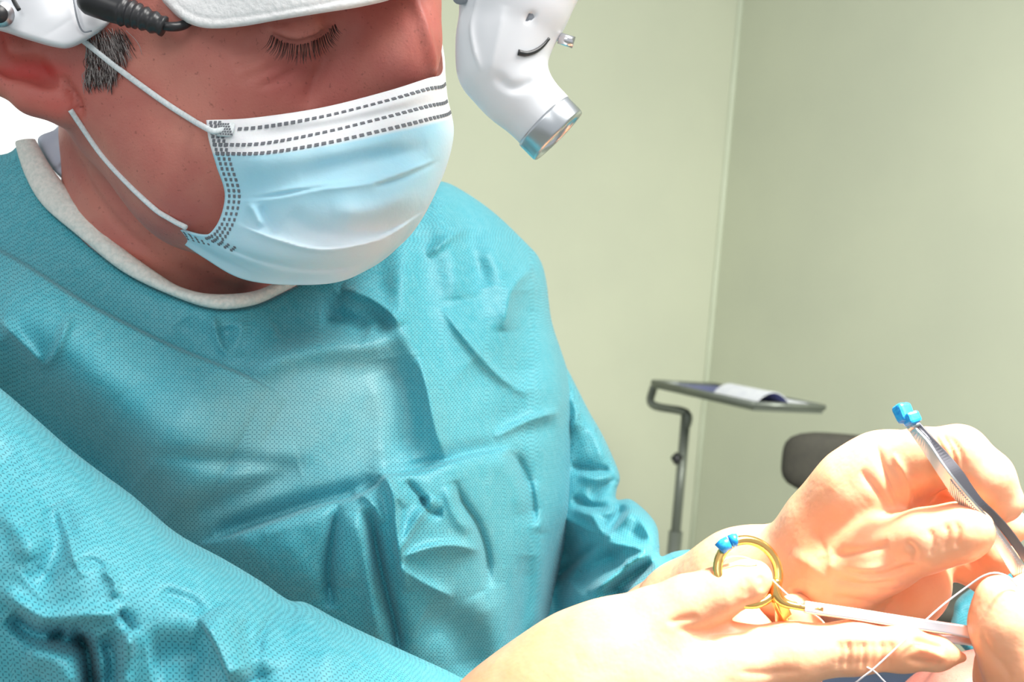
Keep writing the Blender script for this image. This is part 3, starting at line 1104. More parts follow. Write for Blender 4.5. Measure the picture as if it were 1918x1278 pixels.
# white binding round the neck
bd = []
for p in [(34, 268)] + COLLAR + [(615, 490)]:
    dd = rbf(torso_ctrl)(np.array([[p[0], p[1]]], float))[0]
    bd.append(cpt(p[0], p[1], dd + 0.002))
inner = [(68, 262), (82, 288), (103, 322), (150, 382), (215, 452), (300, 515), (345, 540), (400, 552), (470, 548), (520, 530), (556, 512), (600, 480)]
bi = []
for i, p in enumerate(inner):
    bi.append(cpt(p[0], p[1], 0) * 0 + cpt(p[0], p[1], rbf(torso_ctrl)(np.array([[p[0], p[1] + 15.0]]))[0] + 0.003))
bo = catmull(bd, 10)
bi = catmull(bi, 10)
nb = len(bo)
bi = bi[np.linspace(0, len(bi) - 1, nb).round().astype(int)]
V = []
K = 14
for i in range(nb):
    c = (bo[i] + bi[i]) / 2
    hv = (bo[i] - bi[i]) / 2
    nrm = np.array([0, 0, 1.0])
    wv = 1 + 0.05 * math.sin(i * 1.1) + 0.04 * math.sin(i * 2.3)
    for k in range(K):
        th = 2 * math.pi * k / K
        V.append(c + hv * 1.06 * math.cos(th) * (1 if abs(math.cos(th)) < .95 else 1) + nrm * (0.0048 * wv * math.sin(th) + 0.0022))
Fc = []
for i in range(nb - 1):
    for k in range(K):
        Fc.append([i * K + k, (i + 1) * K + k, (i + 1) * K + (k + 1) % K, i * K + (k + 1) % K])
mesh('neck_binding', V, Fc, M['binding'], gown)

# pale shirt edge between neck and gown
sh = relief('shirt', [(70, 262), (100, 244), (122, 236), (150, 300), (220, 420), (235, 470), (190, 425), (130, 350), (95, 312)], 3,
            [(70, 262, .628), (120, 240, .622), (150, 360, .604), (220, 450, .600), (110, 300, .615)], 12, 0.006, 0.01, M['shirt'], person,
            [('c', [(98, 322), (116, 312), (126, 300)], 5, -4)])

# ---------------------------------------------------------------- head, neck and chest as one body
S = Sculpt((-0.36, -0.12, -0.74), (0.02, 0.355, -0.43), 0.0020)
S.ell(cpt(380, -170, .60), (.095, .115, .088), (0, 0, 15), 0.01)
S.ell(cpt(520, -70, .575), (.075, .075, .068), (0, 0, 10), 0.03)      # brow and temple
S.chain([(330, 40, .585, 250), (470, 200, .572, 220)], 0.03)          # cheek mass
S.chain([(300, 190, .572, 160), (380, 330, .560, 110), (600, 400, .560, 110)], 0.03)   # jaw
S.chain([(560, 130, .558, 150), (675, 250, .562, 130)], 0.025)         # cheekbone to mouth
S.ell(cpt(585, 46, .513), (.024, .0155, .017), (0, 0, 12), 0.010)       # lid over the eyeball
S.ell(cpt(668, 95, .503), (.013, .026, .013), (0, 0, 20), 0.012, sub=True)  # inner corner hollow
S.chain([(765, -90, .530, 42), (773, 0, .527, 44), (768, 75, .525, 50), (755, 120, .525, 60)], 0.010)  # nose
S.chain([(715, 60, .540, 74), (705, 150, .537, 78)], 0.018)
S.chain([(312, 260, .630, 188), (330, 420, .645, 190), (350, 620, .675, 190), (360, 900, .72, 200)], 0.012)       # neck
S.ell(cpt(430, 680, .690), (.12, .07, .055), (0, 0, 0), 0.03)          # upper chest
# ear
ears = [(40, 70, .553, 60), (60, 130, .550, 58), (112, 172, .545, 46), (128, 196, .543, 32)]
S.chain(ears, 0.01)
S.chain([(-60, 0, .545, 44), (-38, 90, .543, 34), (0, 142, .540, 30), (60, 182, .538, 30), (118, 200, .538, 28)], 0.005)
S.chain([(20, 60, .547, 36), (30, 96, .545, 30)], 0.006)
for cc_ in ([(-20, 112, .536, 16), (25, 126, .534, 18), (62, 126, .532, 24), (90, 136, .532, 24), (110, 152, .533, 15)], [(-8, 70, .536, 12), (0, 110, .535, 12)]):
    for i_ in range(len(cc_) - 1):
        a_, b_ = cc_[i_], cc_[i_ + 1]
        S.cone(cpt(*a_[:3]), cpt(*b_[:3]), a_[3] * a_[2] / F, b_[3] * b_[2] / F, 0.004, sub=True)
S.chain([(112, 70, .540, 34), (128, 110, .538, 26), (134, 150, .538, 22)], 0.008)             # tragus
V, q = S.mesh()
face_strokes = [
    ('c', [(505, 48), (560, 34), (640, 20)], 7, -1.5),
    ('r', [(500, 62), (545, 84), (590, 74), (622, 52)], 7, -2.2), ('r', [(505, 50), (560, 66), (610, 48)], 8, 1.2),
    ('c', [(620, 60), (612, 110), (590, 150), (572, 200)], 18, -2.0),
    ('c', [(500, 92), (470, 98), (430, 100)], 6, -0.9), ('c', [(500, 104), (468, 116), (440, 125)], 6, -0.9), ('c', [(520, 118), (490, 136), (450, 150)], 7, -0.8),
    ('c', [(540, 104), (590, 112), (625, 100)], 8, -0.9), ('c', [(560, 126), (520, 150), (480, 165)], 7, -0.7),
    ('c', [(112, 140), (128, 165), (142, 190), (150, 222)], 7, -3.0), ('r', [(765, -30), (792, 40), (806, 100), (812, 140)], 9, 1.6),
    ('r', [(150, 250), (200, 330), (262, 400)], 18, -1.2), ('r', [(130, 260), (160, 340), (220, 420), (300, 490)], 9, -1.6),
    ('r', [(330, 470), (400, 510), (470, 530)], 12, 1.2),
]
V = sculpt_strokes(V, q, [(s[0], s[1], s[2], s[3] * 1.6) for s in face_strokes])
px = proj(V)


def blob(px, c, r):
    return np.exp(-(((px - np.array(c)) / np.array(r)) ** 2).sum(1))


tone = np.clip(1.0 * blob(px, (60, 132), (60, 16)) + 0.5 * blob(px, (0, 60), (30, 50)) + 0.35 * blob(px, (110, 200), (40, 26)) + .25 * blob(px, (80, 150), (80, 80)) + 0.25 * blob(px, (560, 180), (140, 60)), 0, 1)
tone *= (V[:, 2] > -0.60)
body = mesh('body', V, q, M['skin'], person, attrs={'tone': tone})


def front_depth(V, q):
    """front-surface depth lookup of a sculpted mesh, by pixel"""
    N = vnormals(V, q)
    view = -V / np.linalg.norm(V, axis=1)[:, None]
    m = (N * view).sum(1) > 0.05
    P_, D_ = proj(V)[m], -V[m, 2]

    def f(x, y, default=0.52):
        for r in (8, 16, 40):
            k = (np.abs(P_[:, 0] - x) < r) & (np.abs(P_[:, 1] - y) < r)
            if k.sum() >= 3:
                d = D_[k]
                w = 1 / (4 + (P_[k, 0] - x) ** 2 + (P_[k, 1] - y) ** 2)
                ok = d < d.min() + 0.010
                return float((d[ok] * w[ok]).sum() / w[ok].sum())
        return default
    return f


def on_skin(FD_, pts, off, n=8):
    c = catmull(pts, n)
    d = np.array([FD_(x, y) for x, y in c])
    d = np.convolve(np.pad(d, 2, mode='edge'), np.ones(5) / 5, 'valid')
    return [cpt(x, y, dd - off) for (x, y), dd in zip(c, d)]


FD = front_depth(V, q)
# hair over the crown, above the band
SH = Sculpt((-0.30, 0.16, -0.74), (0.0, 0.375, -0.46), 0.0035)
SH.ell(cpt(380, -170, .603), (.099, .121, .092), (0, 0, 15), 0.01)
Vh, qh = SH.mesh()
keep = (Vh[qh][:, :, 1].mean(1) > 0.225 - 0.3 * np.clip(-Vh[qh][:, :, 2].mean(1) - 0.62, 0, 1))
qh = qh[keep]
uh, ih = np.unique(qh, return_inverse=True)
mesh('hair', Vh[uh], ih.reshape(-1, 4), M['hairdark'], person)
# lashes
parts = []
lash = catmull([(508, 66), (530, 78), (560, 84), (590, 76), (612, 62), (628, 44)], 8)
for i in range(len(lash)):
    for rep in range(2 if i % 2 else 1):
        x, y = lash[i] + RNG.normal(0, 1.2, 2)
        t = i / len(lash)
        L = 22 + 18 * math.sin(math.pi * min(1, t + .1)) + RNG.uniform(-4, 4)
        dx = -0.55 + 1.25 * t + RNG.normal(0, .08)
        d0 = FD(x, y) - 0.0005
        p = [cpt(x, y, d0), cpt(x + dx * L * .4, y + L * .55, d0 - 0.004), cpt(x + dx * L, y + L * .9, d0 - 0.006)]
        parts.append(tube(catmull(p, 2), [.00016, .00016, .00014, .00010, .00004], 4, caps=False))
v, f = join(parts)
mesh('eyelashes', v, f, M['hairdark'], person, kind='stuff')
# sideburn
parts, parts2 = [], []
for i in range(560):
    w = RNG.random()
    u = RNG.random()
    x = 160 + (78 - 30 * w) * u
    y = 52 + 95 * w
    L = RNG.uniform(20, 50) * (1 - .3 * w)
    dx = 0.05 + 0.55 * u * (1 - w) + RNG.normal(0, .10)
    bnd_ = RNG.normal(0, 4)
    pts = []
    for s in (0, .33, .66, 1):
        X, Y = x + dx * L * s + bnd_ * math.sin(3 * s), y + L * s
        pts.append(cpt(X, Y, FD(X, Y) - 0.0006 - 0.0012 * math.sin(math.pi * s)))
    (parts if RNG.random() < 0.5 else parts2).append(tube(catmull(pts, 2), [.00013] * 6 + [.00005], 4, caps=False))
v, f = join(parts)
mesh('hair', v, f, M['hair'], person, kind='stuff', label='grey sideburn hairs')
v, f = join(parts2)
mesh('hair', v, f, M['hairdark'], person, kind='stuff', label='dark sideburn hairs')

# ---------------------------------------------------------------- mask
ROWS = [
    [(386, 225, .506), (470, 221, .500), (600, 202, .494), (720, 172, .497), (800, 147, .508), (829, 139, .522), (833, 112, .545), (822, 48, .572)],
    [(391, 262, .504), (485, 262, .493), (605, 242, .486), (722, 215, .489), (800, 196, .503), (836, 189, .524), (832, 170, .555), (800, 140, .590)],
    [(405, 310, .505), (500, 312, .488), (612, 300, .480), (722, 280, .483), (805, 262, .498), (848, 248, .524), (838, 240, .565), (790, 235, .600)],
    [(421, 367, .508), (512, 370, .488), (620, 365, .477), (722, 352, .480), (795, 330, .496), (836, 312, .524), (820, 306, .565), (780, 300, .600)],
    [(404, 424, .512), (500, 432, .490), (620, 434, .479), (712, 426, .483), (778, 402, .499), (806, 382, .524), (790, 372, .565), (750, 360, .600)],
    [(368, 441, .524), (470, 480, .502), (592, 492, .490), (692, 480, .493), (748, 455, .509), (776, 430, .530), (752, 420, .565), (720, 410, .600)],
    [(272, 404, .560), (380, 482, .540), (470, 527, .527), (612, 532, .508), (690, 505, .517), (742, 466, .540), (725, 455, .570), (700, 440, .600)],
]


def patch(rows, nu, nv):
    R = np.array(rows, float)
    A = np.array([catmull(r, nu) for r in R])          # rows x U x 3
    out = np.array([catmull(A[:, j], nv) for j in range(A.shape[1])])   # U x V x 3
    return np.swapaxes(out, 0, 1)                     # V x U x 3


NU, NV = 22, 24
G = patch(ROWS, NU, NV)
mask_strokes = [
    ('s', [(815, 300), (700, 342), (600, 356), (520, 372), (440, 378)], 60, -3.5, 6), ('c', [(455, 372), (560, 352), (690, 338), (820, 300)], 10, 2.4),
    ('s', [(800, 395), (710, 448), (600, 466), (520, 448), (445, 420)], 50, -3, 5), ('c', [(455, 425), (540, 455), (620, 468), (730, 445)], 10, 2.2),
    ('c', [(395, 450), (480, 486), (590, 505), (700, 492)], 8, -2.2), ('r', [(420, 470), (520, 508), (640, 515)], 9, 1.6),
    ('c', [(465, 380), (478, 400), (490, 425)], 8, 2.5), ('c', [(490, 385), (500, 410), (520, 440)], 10, -2),
    ('r', [(440, 300), (520, 300), (640, 280), (760, 255)], 22, 1.5), ('r', [(560, 330), (680, 300), (800, 280)], 16, -2), ('c', [(700, 350), (760, 330), (825, 300)], 9, -2),
    ('r', [(620, 400), (700, 395), (780, 365)], 22, 2.5), ('r', [(540, 400), (580, 430), (640, 440)], 16, -2), ('c', [(300, 412), (380, 468), (470, 508)], 8, -1.6),
    ('r', [(440, 230), (600, 222), (740, 190), (820, 165)], 10, 1.0), ('r', [(460, 258), (600, 240), (740, 210), (825, 190)], 10, -1.2), ('c', [(330, 425), (400, 470), (500, 520)], 7, 1.4),
]
g = G.reshape(-1, 3)
amp = 1.35 * strokes_amp(g[:, :2], mask_strokes) + crumple(g[:, :2], 90, 4) * 0.0024
uu = np.tile(np.arange(G.shape[1]) / NU, G.shape[0])
amp *= np.clip((5.4 - uu) / 0.7, 0, 1)
dm = g[:, 2] - amp
MV = np.stack([(g[:, 0] - W / 2) * dm / F, -(g[:, 1] - H / 2) * dm / F, -dm], 1)
nV, nU = G.shape[:2]
ii = np.arange(nV * nU).reshape(nV, nU)
mq = np.stack([ii[:-1, :-1], ii[1:, :-1], ii[1:, 1:], ii[:-1, 1:]], -1).reshape(-1, 4)
vv = np.repeat(np.arange(nV) / NV, nU)
band = np.clip((1.62 - vv) / 0.12, 0, 1)
white = np.maximum(band, 0.80 * np.clip((vv - 3.15) / 1.0, 0, 1) * np.clip(1.2 - np.abs(uu - 2.6) / 2.2, 0, 1) + 0.5 * np.clip((uu - 4.1) / .8, 0, 1))
fm = mesh('face_mask', MV, mq, M['mask'], person, attrs={'tone': np.clip(white, 0, 1)})
so = fm.modifiers.new('thick', 'SOLIDIFY')
so.thickness = 0.0012
so.offset = -1


def mask_at(u, v):
    """surface point and tangents of the mask at (u in columns, v in rows)"""
    a, b = min(max(u * NU, 0), nU - 1.001), min(max(v * NV, 0), nV - 1.001)
    i, j = int(b), int(a)
    fb, fa = b - i, a - j
    GG = MV.reshape(nV, nU, 3)
    p = (GG[i, j] * (1 - fa) + GG[i, j + 1] * fa) * (1 - fb) + (GG[i + 1, j] * (1 - fa) + GG[i + 1, j + 1] * fa) * fb
    tu = GG[i, j + 1] - GG[i, j]
    tv_ = GG[i + 1, j] - GG[i, j]
    tu, tv_ = tu / np.linalg.norm(tu), tv_ / np.linalg.norm(tv_)
    n = np.cross(tv_, tu)
    n /= np.linalg.norm(n)
    return p, tu, n


def dash(u, v, w, h, along='u'):
    p, tu, n = mask_at(u, v)
    tv_ = np.cross(n, tu)
    p = p + n * 0.0004
    c = [p - tu * w / 2 - tv_ * h / 2, p + tu * w / 2 - tv_ * h / 2, p + tu * w / 2 + tv_ * h / 2, p - tu * w / 2 + tv_ * h / 2]
    return np.array(c + [x - n * 0.0006 for x in c]), [[0, 1, 2, 3], [0, 4, 5, 1], [1, 5, 6, 2], [2, 6, 7, 3], [3, 7, 4, 0]]


marks = []
Vv = lambda u: v


def row(v0, v1, u0=0.35, u1=5.15, pitch=0.0033):
    u = u0
    while u < u1:
        t = (u - u0) / (u1 - u0)
        marks.append(dash(u, v0 + (v1 - v0) * t, 0.0020, 0.0015))
        p0 = mask_at(u, v0)[0]
        p1 = mask_at(u + 0.02, v0)[0]
        u += 0.02 * pitch / np.linalg.norm(p1 - p0)


row(0.48, 0.42, 0.72)
row(1.20, 1.02, 0.10)
row(1.55, 1.40, 0.10)
for k in range(26):
    v_ = 0.15 + 0.178 * k if k < 27 else 0
    if 0.2 < v_ < 0.75 and False:
        continue
    for c_ in range(3):
        u_ = 0.10 + 0.105 * c_
        marks.append(dash(u_, v_, 0.0013, 0.0014))
for k in range(5):
    for c_ in range(3):
        marks.append(dash(0.10 + 0.13 * k + 0.02 * c_, 4.72 + 0.10 * c_ + 0.02 * k, 0.0014, 0.0010))
for k in range(7):
    for c_ in range(4):
        marks.append(dash(0.06 + 0.12 * c_, 5.25 + 0.10 * k, 0.0011, 0.0008))
v, f = join(marks)
mesh('weld_marks', v, f, M['mark'], fm, smooth=False, kind='stuff', label='rows of small grey weld dashes along the mask edges')
# ear loops
p_end = mask_at(0.42, 0.52)[0]
L1 = on_skin(FD, [(120, 52), (158, 78), (230, 135), (310, 193), (368, 230)], .0016)
L1 = np.array(L1 + list(catmull([cpt(386, 240, .5005), cpt(400, 246, .4985), p_end + np.array([0, 0, .0016]), p_end + np.array([.0025, -.0006, .0016])], 5)))
v, f = tube(L1, 0.0014, 10, flat=0.75)
mesh('ear_loop', v, f, M['loop'], fm)
patch_m = []
for a in range(5):
    for b in range(5):
        patch_m.append(dash(0.33 + a * 0.055, 0.35 + b * 0.12, 0.0009, 0.0008))
pw, tu, nn = mask_at(0.45, 0.6)
v, f = box_between(pw - tu * .0038 + nn * .0018, pw + tu * .0038 + nn * .0018, nn, .0062, .0012)
mesh('loop_weld', v, f, M['loop'], fm)
v, f = join([(np.array(a[0]) + nn * .0022, a[1]) for a in patch_m])
mesh('weld_dots', v, f, M['mark'], fm, kind='stuff')
L2 = on_skin(FD, [(132, 206), (148, 230), (190, 290), (240, 345), (290, 392), (318, 410)], .0016)
L2 = np.array(L2 + [cpt(332, 418, .530), cpt(348, 426, .5245)])
v, f = tube(L2, 0.0013, 10, flat=0.75)
mesh('ear_loop', v, f, M['loop'], fm)
# ---------------------------------------------------------------- gloved hands


def glove(name, chains, strokes, parent, h=0.00085, pad_=0.006, clip=None, **props):
    allp = [p for c in chains for p in c['p']]
    lo, hi = bbox_px(allp, pad_)
    S = Sculpt(lo, hi, h)
    for c in chains:
        S.chain(c['p'], c.get('k', 0.004), c.get('k0'))
    V, q = S.mesh()
    V = sculpt_strokes(V, q, strokes)
    o = mesh(name, V, q, M['glove'], parent, **props)
    return o, V


# his left hand, far one, pinching the forceps
left_ch = [
    dict(p=[(1235, 1215, .575, 92), (1300, 1160, .565, 96), (1400, 1110, .535, 104), (1490, 1090, .515, 104)], k=0.02),
    dict(p=[(1500, 1085, .510, 92), (1560, 1000, .495, 88), (1620, 930, .482, 88), (1660, 890, .476, 76)], k=0.012),
    dict(p=[(1540, 1105, .505, 92), (1640, 1100, .498, 88), (1700, 1090, .500, 78)], k=0.015),
    dict(p=[(1600, 1020, .508, 70), (1690, 970, .514, 56)], k=0.015),
    dict(p=[(1660, 890, .476, 74), (1730, 862, .462, 58), (1795, 853, .452, 54), (1845, 895, .450, 50), (1874, 938, .450, 42)], k=0.004, k0=0.008),
    dict(p=[(1680, 930, .490, 54), (1735, 915, .478, 42), (1795, 930, .474, 40), (1885, 985, .470, 38)], k=0.003, k0=0.003),
    dict(p=[(1690, 985, .500, 56), (1755, 960, .500, 44), (1820, 985, .498, 40), (1870, 1040, .490, 38)], k=0.003, k0=0.003),
    dict(p=[(1690, 1080, .500, 56), (1760, 1040, .503, 44), (1810, 1050, .500, 40), (1850, 1085, .495, 34)], k=0.003, k0=0.003),
    dict(p=[(1570, 1075, .480, 84), (1650, 1040, .462, 68), (1735, 1012, .446, 56), (1795, 998, .441, 52), (1813, 994, .440, 47)], k=0.005, k0=0.008),
]
left_st = [
    ('c', [(1665, 1020), (1600, 1035), (1555, 1040)], 14, -2.2), ('c', [(1720, 1058), (1640, 1080), (1560, 1060)], 9, -1.8), ('c', [(1680, 1092), (1620, 1100), (1560, 1085)], 8, -1.6),
    ('c', [(1640, 830), (1655, 880), (1690, 960)], 9, -1.8), ('c', [(1610, 880), (1650, 930), (1675, 962)], 8, -1.4), ('c', [(1672, 850), (1700, 900), (1700, 960)], 7, 1.2),
    ('c', [(1765, 812), (1785, 850), (1790, 880)], 5, -0.9), ('c', [(1778, 815), (1800, 850), (1806, 885)], 5, -0.9), ('c', [(1750, 815), (1768, 850), (1774, 880)], 5, -0.8),
    ('c', [(1790, 975), (1796, 1000), (1790, 1030)], 6, -0.9), ('c', [(1770, 980), (1776, 1005), (1768, 1035)], 6, -0.8), ('c', [(1740, 990), (1748, 1015), (1742, 1045)], 6, -0.8),
    ('c', [(1695, 1015), (1712, 1030), (1712, 1055)], 6, -1.0), ('c', [(1600, 1100), (1650, 1110), (1700, 1105)], 7, -1.0), ('c', [(1560, 1120), (1620, 1128), (1680, 1140)], 7, -1.0),
    ('r', [(1550, 1060), (1600, 1070), (1660, 1062)], 10, 1.6), ('c', [(1690, 1100), (1665, 1140), (1640, 1160)], 7, -1.2), ('r', [(1480, 1040), (1520, 1060), (1560, 1100)], 14, 1.0),
    ('c', [(1860, 960), (1872, 972), (1890, 970)], 6, 0.8), ('c', [(1515, 990), (1535, 1010), (1545, 1040)], 9, -0.8),
]
gl, GLV = glove('glove', left_ch, left_st, person)
# loose cuff over the sleeve end
parts = tube(catmull([cpt(1222, 1215, .575), cpt(1262, 1178, .572), cpt(1310, 1150, .562), cpt(1360, 1126, .548)], 6),
             [.0285, .0288, .0285, .0285, .0288, .0285, .028, .028, .028, .028, .028, .028, .028, .028, .028, .028, .0275, .0272, .027], 40)
cuff = mesh('cuff', parts[0], parts[1], M['glove'], gl)

# his right hand, near one, with the thumb in the ring
right_ch = [
    dict(p=[(900, 1450, .455, 150), (1010, 1370, .452, 140), (1110, 1290, .450, 125), (1170, 1250, .448, 112)], k=0.02),
    dict(p=[(1150, 1290, .452, 112), (1260, 1300, .452, 102), (1330, 1300, .452, 88)], k=0.02),
    dict(p=[(1160, 1230, .446, 88), (1232, 1170, .444, 66), (1290, 1134, .442, 53), (1345, 1112, .440, 44), (1398, 1091, .440, 37), (1417, 1081, .440, 28)], k=0.005, k0=0.010),
    dict(p=[(1270, 1275, .444, 92), (1370, 1245, .442, 70), (1480, 1226, .440, 56), (1600, 1214, .438, 46), (1690, 1214, .437, 41), (1752, 1224, .437, 29), (1802, 1232, .437, 9)], k=0.005, k0=0.008),
    dict(p=[(1300, 1330, .465, 80), (1395, 1270, .475, 58), (1408, 1205, .485, 50), (1390, 1160, .492, 38)], k=0.004, k0=0.006),
    dict(p=[(1350, 1340, .460, 80), (1470, 1280, .468, 58), (1508, 1215, .472, 50), (1492, 1152, .474, 40)], k=0.004, k0=0.006),
    dict(p=[(1280, 1340, .475, 70), (1330, 1270, .49, 50), (1330, 1200, .50, 40)], k=0.004, k0=0.006),
]
fold = []
for i, x in enumerate([1572, 1588, 1604, 1618, 1634, 1652, 1668]):
    fold.append(('c', [(x, 1200), (x + 3, 1225), (x - 2, 1256)], 7, -1.5 if i % 2 else -1.0))
right_st = fold + [
    ('r', [(1715, 1212), (1745, 1222), (1770, 1236)], 9, 1.4), ('r', [(1712, 1200), (1740, 1206), (1765, 1216)], 7, -1.6), ('r', [(1700, 1235), (1730, 1242), (1760, 1244)], 7, -1.0),
    ('c', [(1265, 1178), (1330, 1186), (1420, 1180)], 10, -1.2), ('c', [(1250, 1168), (1280, 1160), (1310, 1158)], 7, -1.0),
    ('c', [(1420, 1078), (1430, 1092), (1424, 1108)], 6, -0.7), ('c', [(1395, 1080), (1402, 1100), (1396, 1120)], 7, -0.5),
    ('r', [(1080, 1230), (1160, 1200), (1220, 1180)], 30, 0.8), ('c', [(1380, 1260), (1440, 1262), (1500, 1258)], 10, -0.8),
]
gr, GRV = glove('glove', right_ch, right_st, person)

# ---------------------------------------------------------------- second person: fingertips at the right edge
ap = wpt(2300, 1500, .5)
p2 = empty('person', (ap.x, ap.y, 0), "second person's gloved fingers reaching in at the right edge, holding the suture", 'person')
as_ch = [
    dict(p=[(1874, 1122, .432, 44), (1888, 1175, .432, 62), (1925, 1250, .432, 74), (2000, 1340, .435, 84), (2120, 1430, .44, 130)], k=0.008),
    dict(p=[(1925, 1102, .437, 30), (1990, 1160, .44, 60), (2080, 1300, .445, 80), (2150, 1400, .45, 120)], k=0.006, k0=0.004),
    dict(p=[(1866, 1240, .445, 38), (1880, 1275, .445, 50), (1920, 1340, .445, 64), (2050, 1440, .445, 110)], k=0.004, k0=0.002),
    dict(p=[(2100, 1420, .445, 140), (2350, 1640, .46, 170)], k=0.02),
]
as_st = [('c', [(1838, 1180), (1850, 1215), (1880, 1250), (1895, 1278)], 7, -1.0), ('c', [(1880, 1085), (1905, 1095), (1915, 1110)], 6, -1.2)]
g2, _ = glove('glove', as_ch, as_st, p2, h=0.0014)
v, f = tube(catmull([cpt(2270, 1560, .455), cpt(2420, 1700, .465), cpt(2700, 1900, .50)], 6), [.042, .044, .045, .046, .048, .05, .052, .054, .055, .056, .058, .06, .062], 32)
v[:, :] += RNG.normal(0, 0.0006, v.shape)
mesh('sleeve', v, f, M['gown'], p2, uv=v[:, :2])

# ---------------------------------------------------------------- forceps


def strip(cent, wid, thick, n_hint, nseg=4):
    """flat bar along camera-space points; wid across (direction n_hint x t), with thickness"""
    p = np.asarray(cent)
    tg = np.gradient(p, axis=0)
    tg /= np.linalg.norm(tg, axis=1)[:, None]
    V, Fc = [], []
    for i in range(len(p)):
        n = np.asarray(n_hint, float)
        n = n - tg[i] * (n @ tg[i])
        n /= np.linalg.norm(n)
        s = np.cross(tg[i], n)
        for a, b in ((-1, -1), (1, -1), (1, 1), (-1, 1)):
            V.append(p[i] + s * a * wid[i] / 2 + n * b * thick / 2)
    for i in range(len(p) - 1):
        for k in range(4):
            k2 = (k + 1) % 4
            Fc.append([i * 4 + k, i * 4 + k2, (i + 1) * 4 + k2, (i + 1) * 4 + k])
    Fc.append([3, 2, 1, 0])
    m_ = (len(p) - 1) * 4
    Fc.append([m_, m_ + 1, m_ + 2, m_ + 3])
    return np.array(V), Fc


fo = empty('forceps', wpt(1690, 772, .455), 'steel tissue forceps with ribbed grips and a blue taped end held in the far hand', 'forceps')


def ribbon(eL, eR, th):
    """solid strip between two edge lines, thickened away from the viewer"""
    eL, eR = np.asarray(eL), np.asarray(eR)
    n = len(eL)
    tg = np.gradient((eL + eR) / 2, axis=0)
    nn_ = np.cross(eR - eL, tg)
    nn_ /= np.linalg.norm(nn_, axis=1)[:, None]
    nn_ *= np.where(nn_[:, 2] < 0, -1, 1)[:, None]
    V = np.stack([eL, eR, eR - nn_ * th, eL - nn_ * th], 1).reshape(-1, 3)
    Fc = []
    for i in range(n - 1):
        for k in range(4):
            k2 = (k + 1) % 4
            Fc.append([i * 4 + k, (i + 1) * 4 + k, (i + 1) * 4 + k2, i * 4 + k2])
    Fc.append([0, 1, 2, 3])
    m_ = (n - 1) * 4
    Fc.append([m_ + 3, m_ + 2, m_ + 1, m_])
    return V, Fc, nn_


EA = [(1702, 808), (1735, 857), (1761, 897), (1785, 932), (1823, 978), (1861, 1022), (1887, 1065), (1915, 1108), (1960, 1170), (2010, 1230)]
EB = [(1709, 796), (1737, 828), (1763, 867), (1789, 901), (1824, 942), (1858, 978), (1884, 1010), (1919, 1060), (1972, 1142), (2016, 1226)]
EC = [(1718, 788), (1745, 817), (1780, 854), (1806, 886), (1836, 930), (1868, 963), (1894, 992), (1925, 1036), (1980, 1128), (2020, 1222)]
dA = [.4455, .4425, .4400, .4385, .4375, .4380, .4390, .4400, .4430, .4470]
dB = [.4440, .4395, .4365, .4345, .4335, .4340, .4355, .4375, .4415, .4460]
dC = [.4450, .4410, .4385, .4365, .4352, .4350, .4362, .4380, .4420, .4465]
eA = catmull([cpt(x, y, d) for (x, y), d in zip(EA, dA)], 8)
eB = catmull([cpt(x, y, d) for (x, y), d in zip(EB, dB)], 8)
eB2 = catmull([cpt(x + 1, y - 1, d + .0022) for (x, y), d in zip(EB, dB)], 8)
eC = catmull([cpt(x, y, d) for (x, y), d in zip(EC, dC)], 8)
v, f, na = ribbon(eA, eB, .0013)
o = mesh('near_blade', v, f, M['satin'], fo, smooth=False)
bevel(o, .0003, 2)
v, f, _ = ribbon(eB2, eC, .0013)
o = mesh('far_blade', v, f, M['channel_shade'], fo, smooth=False)
bevel(o, .0003, 2)
ribs = []
for i in range(46):
    t = 22 + 34 * i / 46
    k = int(t)
    w1 = t - k
    pa, pb = eA[k] * (1 - w1) + eA[k + 1] * w1, eB[k] * (1 - w1) + eB[k + 1] * w1
    ribs.append(box_between(pa * .92 + pb * .08 + na[k] * .0002, pa * .2 + pb * .8 + na[k] * .0002, na[k], .0005, .0007))
v, f = join(ribs)
mesh('grip_ribs', v, f, M['satin'], fo, smooth=False, kind='stuff')
# joined end wrapped in blue tape
v, f = box_between(cpt(1696, 776, .4475), cpt(1714, 804, .4445), (0.45, 0.35, 1), .0046, .0040)
o = mesh('joint', v, f, M['satin'], fo, smooth=False)
bevel(o, .001, 3)
tp = []
v, f = box_between(cpt(1686, 758, .4475), cpt(1700, 792, .4440), (0.45, 0.35, 1), .0070, .0062, .0064, .0054)
o = mesh('tape', v, f, M['tape'], fo, smooth=False)
bevel(o, .0018, 3)
v, f = box_between(cpt(1702, 774, .4440), cpt(1712, 795, .4425), (0.2, 0.6, 1), .0058, .0058)
o = mesh('tape', v, f, M['tape'], fo, smooth=False)
bevel(o, .0012, 2)

# ---------------------------------------------------------------- needle holder with gold rings
nh = empty('needle_holder', wpt(1460, 1120, .44), 'long steel needle holder with gold finger rings and blue tape held in the near hand', 'needle holder')
th_c = np.linspace(0, 1, 49)
ring = []
for t in th_c[:-1]:
    a = math.radians(-52) + 2 * math.pi * t
    x = 1398 + 57 * math.cos(a) + 3
    y = 1072 + 60 * math.sin(a) + 6 * math.cos(a)
    ring.append(cpt(x, y, .440 + 0.006 * math.cos(a + .8)))
ring = np.array(ring + [ring[0], ring[1]])
rr = 0.0019
v, f = tube(ring, rr, 14, caps=False)
mesh('finger_ring', v, f, M['gold'], nh)
